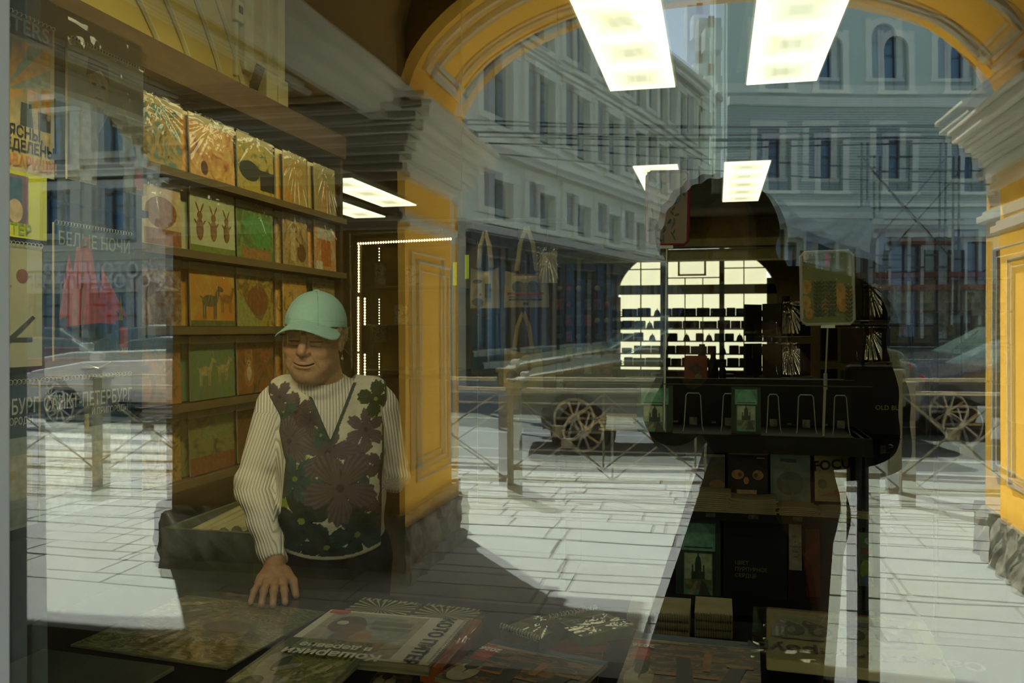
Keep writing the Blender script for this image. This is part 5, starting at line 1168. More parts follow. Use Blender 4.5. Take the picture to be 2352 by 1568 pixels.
def arm_sdf(p, g=0):
    a = smin(caps(p, SH_L, EL_L, .050+g, .043+g), caps(p, EL_L, WR_L, .043+g, .029+g), .02)
    b = smin(caps(p, SH_R, EL_R, .050+g, .042+g), caps(p, EL_R, WR_R, .042+g, .030+g), .02)
    return a, b
def hand_sdf(p):
    d = caps(p, (-.108, -.212, .872), (-.112, -.235, .848), .026, .024)
    d = smin(d, ell(p, (-.112, -.262, .832), (.041, .034, .016), rot=np.array(Matrix.Rotation(math.radians(28), 3, 'X'))), .016)
    fing = [((-.143, -.274, .826), (-.153, -.300, .814), (-.160, -.322, .7935), .0088, .0072),
            ((-.124, -.284, .828), (-.130, -.318, .819), (-.134, -.345, .7935), .0098, .0078),
            ((-.104, -.287, .829), (-.106, -.324, .820), (-.107, -.352, .7935), .0102, .0080),
            ((-.085, -.282, .828), (-.082, -.316, .817), (-.079, -.340, .7935), .0098, .0078)]
    for a, b, c, r1, r2 in fing:
        f = smin(caps(p, a, b, r1, (r1+r2)/2), caps(p, b, c, (r1+r2)/2, r2), .004)
        f = smin(f, ell(p, b, (r1*1.02, r1, r1)), .003)
        d = smin(d, f, .0045)
        d = smin(d, ell(p, a, (.011, .010, .010)), .006)
    t = smin(caps(p, (-.082, -.235, .842), (-.062, -.262, .822), .0135, .0105), caps(p, (-.062, -.262, .822), (-.055, -.292, .795), .0105, .0085), .004)
    return smin(d, t, .010)
def body_sdf(p):
    zax = p[2][0, 0]; full = np.full(p[0].shape, .3, np.float32)
    def part(z0, z1, fn, k):
        i, j = np.searchsorted(zax, z0), np.searchsorted(zax, z1); q = [c[..., i:j] for c in p]
        full[..., i:j] = smin(full[..., i:j], fn(q), k)
    part(1.15, 2, lambda q: smin(head_sdf(q), caps(q, (-.002, .012, 1.385), (.022, .028, 1.24), .052, .060), .022), .001)
    part(.62, 1.42, lambda q: torso_sdf(q, -.006), .03)
    part(.74, 1.36, lambda q: arm_sdf(q, -.008)[0], .02); part(.74, 1.36, lambda q: arm_sdf(q, -.008)[1], .02)
    part(.70, .95, hand_sdf, .008); part(.86, 1.08, back_hand, .01); part(-.1, .92, legs_sdf, .03)
    return full
def back_hand(p):
    # hand behind the back
    h2 = smin(ell(p, (.105, .232, .975), (.036, .018, .028)), caps(p, WR_R, (.11, .225, .975), .024, .022), .01)
    for k in range(4): h2 = smin(h2, smin(caps(p, (.085, .235, .99-.016*k), (.055, .225, .985-.017*k), .008, .0075), caps(p, (.055, .225, .985-.017*k), (.035, .205, .98-.017*k), .0075, .007), .003), .005)
    return smin(h2, caps(p, (.11, .22, .995), (.075, .215, 1.015), .010, .008), .006)
def legs_sdf(p):
    d = np.full(p[0].shape, .3, np.float32)
    for sx, fy in ((-.045, .0), (.115, .03)):
        l = smin(caps(p, (sx, .02, .80), (sx, .01+fy, .45), .082, .052), caps(p, (sx, .01+fy, .45), (sx, .03+fy, .07), .052, .034), .03)
        l = smin(l, ell(p, (sx, -.035+fy, .035), (.040, .105, .032)), .02); d = smin(d, l, .03)
    return d
def skin_col(p):
    q = to_head([p[:, 0], p[:, 1], p[:, 2]]); x, y, z = q; ax = np.abs(x)
    c = np.tile(np.array((.50, .30, .165)), (len(p), 1))
    def blend(mask, col): 
        nonlocal c; c = c*(1-mask[:, None])+np.array(col)*mask[:, None]
    cheek = np.exp(-(((ax-.04)/.022)**2+((z+.032)/.02)**2))*(y < -.03); blend(.4*cheek, (.56, .25, .13))
    blend(.5*np.exp(-((x/.018)**2+((z+.03)/.016)**2))*(y < -.08), (.56, .26, .15))
    brow = (np.abs(z-(.027-.10*np.maximum(0, ax-.035)))<.0035)*(ax > .012)*(ax < .052)*(y < -.04); blend(.45*brow, (.22, .14, .08))
    slit = (np.abs(z-.0005) < .0022)*(ax > .014)*(ax < .046)*(y < -.05); blend(.8*slit, (.06, .035, .02))
    shade = (np.abs(z+.011) < .0016)*(ax > .017)*(ax < .043)*(y < -.05); blend(.35*shade, (.26, .14, .07))
    zz = z+.0645-8.1*ax*ax
    blend(.85*((np.abs(zz) < .0018)*(ax < .028)*(y < -.05)), (.10, .04, .025))
    blend(.35*((np.abs(zz) < .007)*(ax < .022)*(y < -.07)), (.46, .18, .12))
    fz = (y < -.03)
    blend(.45*(np.abs((ax-.018)-(-.030-z)*.56) < .0022)*(z < -.030)*(z > -.070)*fz, (.24, .12, .06))
    for k in range(3): blend(.30*(np.abs(z-(.001-.006*k)-(ax-.048)*(.5-.5*k)) < .0010)*(ax > .048)*(ax < .064)*fz, (.26, .14, .07))
    for k in range(3): blend(.30*(np.abs(z-.040-.009*k-.002*np.cos(x*60)) < .0010)*(ax < .04)*fz, (.28, .15, .08))
    blend(.35*(np.abs(z+.078+8*ax*ax) < .0016)*(ax < .016)*fz, (.28, .14, .08))
    blend(.25*(np.abs(np.sin(x*190+z*70)*np.sin(z*150-x*40)) < .10)*(z < -.05)*(z > -.12)*fz*(ax > .028), (.30, .17, .09))
    hm = (p[:, 2] < .90)*(p[:, 2] > .7)*(p[:, 1] < -.15); blend(.5*hm.astype(float), (.36, .17, .07))
    nail = np.zeros(len(p))
    for tx, ty in ((-.160, -.322), (-.134, -.345), (-.107, -.352), (-.079, -.340)): nail = np.maximum(nail, (np.hypot(p[:, 0]-tx, p[:, 1]-ty+.003) < .0055)*(p[:, 2] > .797)*1.0)
    blend(.6*nail, (.5, .32, .22))
    return c
SKIN = attrmat('old_skin', .55, .18, 90, bump=.35, bscale=350, spec=.35)
axx = axr((-.26, -.10, .005), (-.10, .09, .0021), (.09, .28, .006)); axx = np.array(sorted(set(list(axx)+list(np.arange(-.178, -.10, .0022)))))
axx = axr((-.26, -.178, .005), (-.178, .085, .0022), (.085, .285, .006))
axy = axr((-.37, -.19, .0027), (-.19, -.06, .0022), (-.06, .12, .0045), (.12, .27, .006))
axz = axr((-.01, .78, .016), (.78, .89, .0024), (.89, 1.27, .009), (1.27, 1.56, .0022))
sdf_mesh(body_sdf, (axx, axy, axz), 'body', SKIN, woman, skin_col)
# clothing ---------------------------------------------------------------
def sweater_sdf(p):
    # folds on the sleeves
    x, y, z = p
    fold = .0030*np.sin(z*95+x*30+y*25)*np.clip((1.10-z)/.06, 0, 1)*(x < -.05)+.003*np.sin(z*120+x*60)*(x > .16)*np.clip((1.10-z)/.06, 0, 1)
    a, b = arm_sdf(p, .004); wr = np.array(WR_L)-np.array(EL_L); wr = wr/np.linalg.norm(wr)
    cut = (x-WR_L[0])*wr[0]+(y-WR_L[1])*wr[1]+(z-WR_L[2])*wr[2]+.0
    a = smax(a+fold, cut, .004)
    cu = np.abs(caps(p, tuple(np.array(WR_L)-wr*.022), WR_L, .0335, .0345)); 
    d = smin(a, b+fold, .02)
    d = smin(d, torso_sdf(p, .002)+.0012*np.sin(z*60+x*40), .025)
    d = smin(d, caps(p, (-.002, .012, 1.335), (.020, .028, 1.24), .060, .074), .022)
    # roll collar, lower in front
    rim = z-(1.306+.28*(y-.0)+.05*np.abs(x))
    d = smax(d, rim, .006)
    col = [x-.004, y-.014, z-(1.290+.28*y+.045*np.abs(x))]
    tor = np.sqrt((np.sqrt((col[0]/.064)**2+(col[1]/.064)**2)*.064-.064)**2+(col[2]*.55)**2)-.0105
    d = smin(d, tor, .006)
    hole = np.sqrt((col[0])**2+(col[1])**2)-.056; d = smax(d, -np.maximum(hole, -(z-1.27)), .004)
    return smax(d, .80-z, .004)
def knit_col(p):
    x, y, z = p[:, 0], p[:, 1], p[:, 2]
    lc = np.interp(z, [.862, 1.02, 1.235], [-.108, -.178, -.118]); rc = np.interp(z, [.985, 1.02, 1.225], [.135, .212, .172])
    wl_ = np.clip((-.095-x)/.02, 0, 1)*(z < 1.22); wr_ = np.clip((x-.165)/.02, 0, 1)*(z < 1.22)
    u = x-wl_*(lc+.118)-wr_*(rc-.172); u = u+.004*np.sin(z*14)
    return np.stack([u+1, u*0, u*0], 1)
KNIT = knitmat()
sdf_mesh(sweater_sdf, (axr((-.27, .30, .0030)), axr((-.29, .28, .0045)), axr((.79, 1.40, .0042))), 'ribbed_sweater', KNIT, woman, knit_col)
VC = .030
def vneck(p): return 1.150+np.abs(p[0]-VC)*2.35
def vest_sdf(p):
    x, y, z = p
    d = torso_sdf(p, .011)+.0016*np.sin(z*40+x*25)+.001*np.sin(x*70-z*30)
    d = np.maximum(d, -(torso_sdf(p, -.002)))
    lf = -.110-.30*np.clip(z-1.18, -.08, .09)-.02*np.clip((1.10-z)/.2, 0, 1); rt = .178+.10*np.clip(z-1.15, -.1, .1)
    d = np.maximum(d, lf-x) if False else smax(d, lf-x, .004); d = smax(d, x-rt, .004)
    vn = np.minimum((z-vneck(p))*.39, -(y-.02)); d = smax(d, vn, .004)
    nb = np.hypot(x-.02, y-.03)-.082; d = smax(d, -np.maximum(nb, 1.26-z), .004)
    hem = .838-.30*np.abs(x-.03)**1.0*-.35; hem = .832+.55*(x-.035)**2*2
    return smax(d, hem-z, .004)
FL = [  # centre
 (-.022, 1.205, .040, 5, .3, (.04, .03, .035), (.14, .11, .12)), (.005, 1.165, .034, 4, .3, (.02, .06, .06), (.05, .14, .12)),
 # x, z, radius, petals, turn, colour, streak
 (.055, 1.030, .098, 5, .35, (.075, .06, .065), (.19, .155, .165)), (.022, 1.118, .075, 5, 1.1, (.07, .06, .07), (.17, .145, .16)),
 (-.062, 1.055, .062, 6, .2, (.02, .07, .075), (.05, .16, .14)), (-.078, 1.150, .060, 5, .9, (.07, .055, .065), (.2, .17, .18)),
 (-.045, .945, .085, 5, 2.0, (.012, .03, .022), (.03, .06, .04)), (.10, .90, .075, 5, .5, (.012, .035, .03), (.02, .09, .06)),
 (.155, 1.255, .050, 4, .2, (.015, .03, .012), (.10, .18, .02)), (.125, 1.175, .055, 6, .6, (.08, .065, .075), (.18, .15, .16)),
 (-.105, 1.265, .042, 5, .2, (.06, .05, .055), (.2, .16, .14)), (.165, 1.08, .045, 5, 1.4, (.07, .055, .055), (.18, .14, .14)),
 (-.095, 1.225, .040, 4, 1.0, (.02, .06, .05), (.1, .16, .12)), (.02, .87, .070, 5, 1.8, (.010, .022, .018), (.03, .05, .04)),
 (.165, .97, .040, 4, .3, (.09, .06, .06), (.2, .16, .15)), (-.11, .99, .035, 4, 0, (.25, .33, .03), (.1, .16, .04)), (-.035, 1.085, .030, 3, .5, (.25, .35, .03), (.35, .45, .06)),
 (-.062, 1.225, .052, 5, .8, (.05, .035, .04), (.16, .12, .13)), (-.080, 1.19, .05, 5, .1, (.06, .045, .05), (.18, .14, .15)), (-.04, 1.17, .045, 5, 1.3, (.07, .055, .07), (.2, .16, .18)), (.095, 1.12, .05, 5, 2, (.08, .06, .075), (.24, .19, .21)), (.10, 1.07, .05, 6, 1, (.02, .07, .07), (.06, .15, .13)), (-.085, 1.09, .05, 5, .4, (.02, .05, .05), (.1, .14, .12)), (-.01, 1.0, .055, 5, 0, (.03, .05, .045), (.1, .12, .1)), (.10, .97, .055, 5, 1, (.03, .035, .03), (.12, .10, .10)), (-.09, .89, .06, 5, 1, (.012, .03, .022), (.04, .07, .05)), (.15, .90, .05, 5, .2, (.04, .035, .03), (.14, .12, .1))]
def vest_col(p):
    x, y, z = p[:, 0], p[:, 1], p[:, 2]; c = np.tile(np.array((.60, .57, .43)), (len(p), 1))
    back = y > .06; x = np.where(back, x*1.3+.1, x)
    for cx, cz, R, n, t0, base, st in FL[::-1]:
        dx, dz = x-cx, z-cz; r = np.hypot(dx, dz); th = np.arctan2(dz, dx)+t0
        lobe = np.abs(np.cos(n*th/2))**.55; e = R*(.30+.72*lobe)*(1+.05*np.sin(th*23))
        m = r < e
        k = (.5+.5*np.sin(th*37+r*60))*np.clip(r/R, 0, 1)
        col = np.array(base)*(1-.55*k[:, None])+np.array(st)*.55*k[:, None]
        edge = (np.abs(np.cos(n*th/2)) < .16)*(r > R*.25); col = np.where(edge[:, None], np.array(base)*.5, col)
        c = np.where(m[:, None], col, c)
        c = np.where((r < R*.11)[:, None], np.array((.20, .28, .04)) if base[1] > base[0]*1.3 else np.array(base)*.4, c)
    vn = z-vneck([x, y, z]); trim = (vn > -.022)*(y < .03)
    c = np.where((trim & (z < 1.30))[:, None], np.array((.035, .07, .065)), c)
    lf = -.110-.30*np.clip(z-1.18, -.08, .09)-.02*np.clip((1.10-z)/.2, 0, 1); rt = .178+.10*np.clip(z-1.15, -.1, .1)
    c = np.where(((x < lf+.007) | (x > rt-.007))[:, None] & (z > 1.0)[:, None] & (~back)[:, None], np.array((.05, .06, .045)), c)
    hem = .832+1.1*(x-.035)**2
    return np.where((z < hem+.012)[:, None], np.array((.58, .55, .42)), c)
VEST = attrmat('floral_vest_cloth', .75, .15, 60, bump=.2, bscale=300)
sdf_mesh(vest_sdf, (axr((-.18, .22, .0026)), axr((-.18, .18, .0032)), axr((.81, 1.34, .0026))), 'floral_vest', VEST, woman, vest_col)
def trousers_sdf(p):
    d = ell(p, (.034, .015, .845), (.155, .136, .13))
    for sx, fy in ((-.045, .0), (.115, .03)):
        l = smin(caps(p, (sx, .02, .80), (sx, .01+fy, .45), .092, .070), caps(p, (sx, .01+fy, .45), (sx, .03+fy, .07), .070, .062), .03); d = smin(d, l, .03)
    return smax(smax(d, p[2]-.90, .004), .085-p[2], .004)
sdf_mesh(trousers_sdf, (axr((-.17, .24, .008)), axr((-.16, .2, .008)), axr((.07, .93, .010))), 'black_trousers', mat('black_trouser_cloth', (.018, .018, .02), .9, (.012, .012, .014), 30), woman)
for sx, fy in ((-.045, .0), (.115, .03)):
    MB().lathe((0, 0, 0), [(.03, 0), (.044, .003), (.046, .02), (.04, .05), (.028, .07), (.01, .075)], 16).build('shoe', mat('dark_shoe', (.02, .018, .015), .6), woman, smooth=True).matrix_local = Matrix.Translation((sx, -.03+fy, 0)) @ Matrix.Diagonal((1, 2.5, 1, 1))
# cap
def cap_sdf(p):
    q = to_head(p); x, y, z = q
    tz = z-.10*(y)   # tilted lower in front
    outer = ell(q, (0, .014, .040), (.0835, .100, .090)); inner = ell(q, (0, .014, .038), (.080, .0965, .087))
    cr = np.maximum(outer, -inner); cr = smax(cr, .030-(z+.12*(y-.02)), .002)
    cr = smin(cr, ell(q, (0, .012, .130), (.009, .009, .004)), .003)
    band = np.abs(outer+.0)-.0018
    sag = z-(.056-7.0*x*x-.16*(-.075-y))
    foot = np.sqrt((x/.084)**2+((y+.055)/.108)**2)-1
    br = np.maximum(np.maximum(np.abs(sag)*.85-.0022, foot*.08), -ell(q, (0, .014, .035), (.0785, .0955, .12)))
    br = np.maximum(br, y+.03)
    return smin(cr, br, .003)
def cap_col(p):
    x, y, z = to_head([p[:, 0], p[:, 1], p[:, 2]]); c = np.tile(np.array((.36, .60, .50)), (len(p), 1))
    th = np.arctan2(x, -(y-.014)); seam = np.zeros(len(p), bool)
    for t in (0, PI/3, -PI/3, 2*PI/3, -2*PI/3, PI): seam |= (np.abs(((th-t-.35+PI) % (2*PI))-PI)*np.hypot(x, y) < .0010)
    seam &= z > .045; c[seam] *= .72
    c[(np.abs(z+.12*(y-.02)-.046) < .0008)] *= .8
    st = (np.abs(((np.sqrt((x/.083)**2+((y+.055)/.108)**2))*.083 % .009)-.0045) < .0006) & (y < -.06) & (z < .05); c[st] *= .90
    return c
sdf_mesh(cap_sdf, (axr((-.14, .12, .0019)), axr((-.20, .12, .0022)), axr((1.36, 1.58, .0019))), 'mint_cap', attrmat('mint_cotton', .85, .06, 80, bump=.3, bscale=700, spec=.2), woman, cap_col)
# hair and ear-ring
def hair_sdf(p):
    q = to_head(p); x, y, z = q; m = [np.abs(x), y, z]
    d = ell(m, (.064, .028, .012), (.019, .040, .036)); d = smin(d, ell(m, (.070, -.010, .026), (.010, .022, .016)), .01); d = smin(d, ell(q, (0, .075, .0), (.055, .035, .045)), .015)
    return d+.0022*np.sin(y*260+z*240+x*80)+.001*np.sin(z*500-y*310)
hair = sdf_mesh(hair_sdf, (axr((-.12, .10, .0025)), axr((-.08, .14, .0028)), axr((1.36, 1.49, .0025))), 'hair', mat('grey_blonde_hair', (.46, .38, .22), .6, (.28, .22, .12), 60, stretch=(1, .2, .2)), woman)
g = MB(); rnd = random.Random(3)
for k in range(26):
    a = Vector((.066+rnd.uniform(-.004, .008), rnd.uniform(-.02, .03), rnd.uniform(-.005, .045)))
    b = a+Vector((rnd.uniform(.004, .014), rnd.uniform(.0, .02), rnd.uniform(-.03, .004))); c_ = b+Vector((rnd.uniform(0, .014), rnd.uniform(.0, .02), rnd.uniform(-.02, .012)))
    pts = [Vector(HC)+Matrix(HR.tolist()) @ v for v in (a, a.lerp(b, .5)+Vector((.002, 0, .002)), b, c_)]
    g.tube(pts, [.0009, .0008, .0006, .0003], 4)
g.build('loose_hair', MATS['grey_blonde_hair'], woman, kind='stuff')
ep = Vector(HC)+Matrix(HR.tolist()) @ Vector((.078, .004, -.044))
MB().lathe(ep-Vector((0, 0, .010)), [(.001, -.004), (.0038, -.002), (.0038, .002), (.001, .004)], 12).tube([ep, ep-Vector((0, 0, .008))], .0007, 5).build('ear_ring', mat('pearl', (.75, .72, .62), .2), woman, smooth=True)

# ================================================================ the photographer, mirrored in the glass (stands behind the lens)
PM = Matrix.Translation((.13, -.20, 0))
ph = empty('person', (.13, -.20, 0), 0, 'photographer in black jacket and flared skirt, a dark silhouette mirrored in the glass', 'person')
def ph_sdf(p):
    x, y, z = p
    d = ell(p, (-.095, .0, 1.665), (.075, .092, .115)); d = smin(d, ell(p, (-.095, .07, 1.62), (.045, .04, .06)), .02); d = smin(d, ell(p, (-.095, .095, 1.655), (.012, .016, .018)), .01)
    d = smax(d, -ell([np.abs(x+.095), y, z], (.028, .095, 1.68), (.014, .014, .010)), .008)
    d = smin(d, ell([np.abs(x+.095), y, z], (.076, 0, 1.66), (.010, .018, .028)), .006)
    d = smin(d, caps(p, (-.08, -.02, 1.62), (-.02, -.03, 1.47), .055, .065), .03)
    d = smin(d, caps(p, (-.13, -.02, 1.44), (.17, -.02, 1.46), .075, .08), .04); d = smin(d, ell(p, (.02, -.02, 1.25), (.16, .12, .22)), .06)
    d = smin(d, ell(p, (.02, -.02, 1.02), (.15, .12, .14)), .05)
    for a, b, c in (((.18, -.02, 1.44), (.24, .0, 1.22), (.00, .15, 1.40)), ((-.17, -.02, 1.43), (-.22, .05, 1.22), (-.16, .15, 1.40))):
        d = smin(d, smin(caps(p, a, b, .055, .045), caps(p, b, c, .045, .032), .02), .02)
        s_ = 1 if c[0] > -.1 else -1
        hx = c[0]
        hd = ell(p, (hx, .160, 1.415), (.020, .030, .040))
        for k in range(4): hd = smin(hd, smin(caps(p, (hx, .172, 1.44-.018*k), (hx-.015*s_, .195, 1.442-.018*k), .009, .008), caps(p, (hx-.015*s_, .195, 1.442-.018*k), (hx-.035*s_, .185, 1.442-.018*k), .008, .007), .003), .005)
        hd = smin(hd, caps(p, (hx, .15, 1.40), (hx-.02*s_, .135, 1.435), .011, .009), .006); d = smin(d, hd, .012)
    for sx in (-.05, .07): 
        l = smin(caps(p, (sx, -.02, .95), (sx, -.02, .5), .085, .055), caps(p, (sx, -.02, .5), (sx, -.03, .09), .055, .035), .03); l = smin(l, ell(p, (sx, .03, .04), (.042, .12, .036)), .02); d = smin(d, l, .02)
    return d
sdf_mesh(ph_sdf, (axr((-.3, .32, .006)), axr((-.2, .22, .006)), axr((0, .8, .02), (.8, 1.82, .006))), 'body', mat('photographer_skin', (.35, .22, .14), .6, (.3, .18, .11), 30), ph)  # one plain skin tone over the whole body
def jacket_sdf(p):
    x, y, z = p
    d = ell(p, (.045, -.02, 1.33), (.235, .15, .26)); d = smin(d, caps(p, (-.13, -.02, 1.45), (.16, -.02, 1.47), .085, .095), .05)
    d = smin(d, ell(p, (.10, -.02, 1.22), (.18, .14, .17)), .05)
    for a, b, c in (((.18, -.02, 1.45), (.235, .0, 1.20), (.00, .15, 1.39)), ((-.16, -.02, 1.44), (-.22, .05, 1.22), (-.16, .15, 1.39))):
        d = smin(d, smin(caps(p, a, b, .075, .062), caps(p, b, c, .062, .042), .02), .02)
    d = d+.006*np.sin(z*38+x*20)
    d = smax(d, y-.145, .01)
    return smax(d, 1.115+.10*(x-.05)**2-z, .01)
JK = mat('black_jacket_cloth', (.012, .011, .009), .95, (.008, .007, .006), 12, spec=.03)
sdf_mesh(jacket_sdf, (axr((-.34, .36, .008)), axr((-.24, .24, .008)), axr((1.06, 1.62, .008))), 'black_jacket', JK, ph)
def skirt_sdf(p):
    x, y, z = p; t = np.clip((1.14-z)/.8, 0, 1); u_ = np.clip((1.14-z)/.34, 0, 2.2); cx = -.03-.04*u_
    rx = .115+.065*u_; d = (np.sqrt(((x-cx)/rx)**2+((y+.02)/(rx*.95))**2)-1)*rx*(1-.1*t)+.006*np.sin(np.arctan2(y+.02, x-cx)*9)*t
    return smax(smax(d, z-1.15, .01), .34-z, .01)
sdf_mesh(skirt_sdf, (axr((-.32, .30, .009)), axr((-.32, .28, .009)), axr((.32, 1.17, .012))), 'flared_skirt', mat('black_skirt_cloth', (.012, .012, .012), .95, spec=.03), ph)
def phair_sdf(p):
    x, y, z = p; d = ell(p, (-.115, -.03, 1.665), (.145, .115, .145)); d = np.maximum(d, -ell(p, (-.095, .09, 1.645), (.058, .09, .10)))
    d = smin(d, ell(p, (-.08, -.07, 1.56), (.13, .06, .10)), .03); return d+.003*np.sin(x*150+z*60)
sdf_mesh(phair_sdf, (axr((-.30, .10, .006)), axr((-.18, .12, .006)), axr((1.42, 1.85, .006))), 'hair', mat('dark_hair', (.02, .014, .008), .8, (.012, .008, .005), 60, spec=.08, stretch=(1, 1, .2)), ph)
# camera in the photographer's hands
cm = empty('photo_camera', (0, -.06, CH-.03), 0, 'black camera held up in front of the photographer', 'camera')
CB = mat('camera_black', (.02, .02, .02), .5)
MB().box(-.07, .07, -.022, .014, -.02, .065).build('body', CB, cm, bevel=.006); MB().box(-.02, .02, -.02, .012, .065, .085).build('viewfinder_hump', CB, cm, bevel=.004)
MB().lathe((0, 0, .03), [(.032, .014), (.034, .018), (.034, .040), (.031, .045)], 28, 'y').build('lens_barrel', CB, cm, fix=True)
MB().lathe((0, 0, .03), [(.026, .0455), (.02, .046), (.008, .0465)], 24, 'y').build('front_element', mat('lens_glass', (.02, .03, .05), .05, spec=1), cm, fix=True)
MB().tube([(.052, 0, .065), (.052, 0, .072)], .006, 10).build('shutter_button', ALU, cm)
# monopod on the strap at the photographer's side
mp_ = empty('monopod', (.335, -.20, 0), 0, 'thin dark upright monopod beside the photographer\'s skirt', 'monopod')
MB().tube([(0, 0, .02), (0, 0, .45)], .018, 10).build('lower_leg', CB, mp_); MB().tube([(0, 0, .44), (0, 0, 1.125)], .024, 10).build('upper_leg', CB, mp_); MB().tube([(0, 0, 0), (0, 0, .025)], .022, 10).build('rubber_foot', TYRE, mp_); MB().tube([(0, 0, .42), (0, 0, .46)], .026, 10).build('twist_lock', ALU, mp_)
# ================================================================ deeper in the shop
# rows of dark souvenirs on glass shelves before the back window
sh = empty('window_shelving', (wc, YB-1.0, 0), 0, 'dark shelving of small goods across the arched back window', 'shelving')
ys_ = YB-1.0
def sx_(u): return P(u, 700, 'y', ys_).x
def sz_(v): return P(1600, v, 'y', ys_).z
boards = [728, 757, 785, 814, 843, 872]
for v in boards:
    o = MB().box(sx_(1395), sx_(1785), ys_-.12, ys_+.12, sz_(v), sz_(v-3)).build('shelf_board', BLK, sh); o.data.transform(Matrix.Translation((-wc, -ys_, 0)))
for u in (1395, 1785): 
    o = MB().box(sx_(u)-.02, sx_(u)+.02, ys_-.12, ys_+.12, 0, sz_(712)).build('upright', BLK, sh); o.data.transform(Matrix.Translation((-wc, -ys_, 0)))
kinds = [('souvenir_box', 'box'), ('souvenir_mug', 'mug'), ('small_book', 'book'), ('souvenir_bell', 'bell')]
DM = [mat('dim_stock_%d' % k, c, .6) for k, c in enumerate(((.03, .025, .015), (.05, .035, .02), (.02, .03, .03), (.04, .02, .015)))]
ORD = 'first second third fourth fifth sixth seventh eighth ninth tenth eleventh twelfth thirteenth fourteenth fifteenth sixteenth seventeenth eighteenth nineteenth twentieth twenty-first twenty-second twenty-third twenty-fourth twenty-fifth twenty-sixth'.split(); rnd = random.Random(11); rn = ['topmost', 'second', 'third', 'fourth', 'fifth', 'lowest']
for bi, v in enumerate(boards):
    u = 1401; cnt = -1
    while u < 1775:
        wpx = rnd.uniform(16, 40); k = rnd.choice((0, 0, 0, 0, 0, 2, 2, 2, 1, 3)); x0, x1 = sx_(u), sx_(min(u+wpx, 1782)); z0 = sz_(v-3); hh = (sz_(v-19)-z0)*rnd.uniform(.98, 1.12)
        nm, ct = kinds[k]; cx = (x0+x1)/2; hw = (x1-x0)/2*.995
        cnt += 1; lab = 'dark silhouetted %s, %s from the left on the %s window shelf' % (ct, ORD[cnt], rn[bi])
        m = MB()
        if k == 0: m.box(-hw, hw, -.07, .07, 0, hh).box(-hw*.9, hw*.9, -.06, .06, hh, hh*1.06)
        elif k == 1:
            hw2 = min(hw*.9, .10)
            m.lathe((0, 0, 0), [(hw2*.8, 0), (hw2, .01), (hw2, hh*.7), (hw2*.9, hh*.72)], 12).tube([(hw2, 0, hh*.55), (hw2+.03, 0, hh*.5), (hw2+.03, 0, hh*.25), (hw2, 0, hh*.2)], .008, 5)
        elif k == 2: m.box(-hw, hw, -.02, .02, 0, hh).box(-hw*.97, hw*.97, -.024, .016, .005, hh-.005)
        else: m.lathe((0, 0, 0), [(min(hw, .07), 0), (min(hw, .07)*.8, hh*.4), (min(hw, .07)*.5, hh*.75), (.01, hh*.8), (.01, hh)], 12)
        o = m.build(nm, DM[(k+bi) % 4]); o.location = (cx, ys_, z0+.001)
        tag(o, lab, ct, 'silhouetted stock on the %s window shelf' % rn[bi])
        u += wpx+1
# red book leaning on a dark counter in front of the shelves
standing('red_flower_book', 1572, 1624, 816, 876, 3.6, [((.03, .02, .02), E_(.5, .5, .2, .14)), ((.03, .02, .02), E_(.32, .5, .15, .11)), ((.03, .02, .02), E_(.68, .5, .15, .11)), ((.03, .02, .02), E_(.5, .63, .14, .09)), ((.03, .02, .02), E_(.5, .37, .14, .09)), ((.24, .20, .05), E_(.62, .2, .16, .1)), ((.20, .08, .03), E_(.5, .5, .07, .05))],
         mat('brick_red_cover', (.30, .07, .02), .45), 'brick red book with a black flower emblem behind the display unit', 'book')
for k, (u0, u1, v0) in enumerate(((1626, 1650, 806), (1652, 1668, 832), (1600, 1625, 790))):
    x0, x1 = P(u0, 870, 'y', 3.75).x, P(u1, 870, 'y', 3.75).x; z0, z1 = P(1600, 878, 'y', 3.75).z, P(1600, v0, 'y', 3.75).z
    o = MB().lathe(((x0+x1)/2, 3.75, z0), [((x1-x0)*.42, 0), ((x1-x0)*.5, .02), ((x1-x0)*.5, (z1-z0)*.6), ((x1-x0)*.25, (z1-z0)*.8), ((x1-x0)*.28, z1-z0)], 14).build('dark_vase', DM[k], smooth=True)
    tag(o, ['tall dark bottle shaped vase behind the red flower book', 'short dark vase right of the tall one behind the red flower book', 'tallest dark vase rising behind the red flower book'][k], 'vase')
cc_ = empty('inner_counter', (.15, 3.7, 0), 0, 'low black inner counter behind the display unit', 'counter')
MB().box(-.55, .45, -.25, .30, P(1600, 880, 'y', 3.6).z-.04, P(1600, 878, 'y', 3.6).z).build('top', BLK, cc_); MB().box(-.5, .45, -.2, .3, 0, P(1600, 880, 'y', 3.6).z-.04).build('body', BLK, cc_)
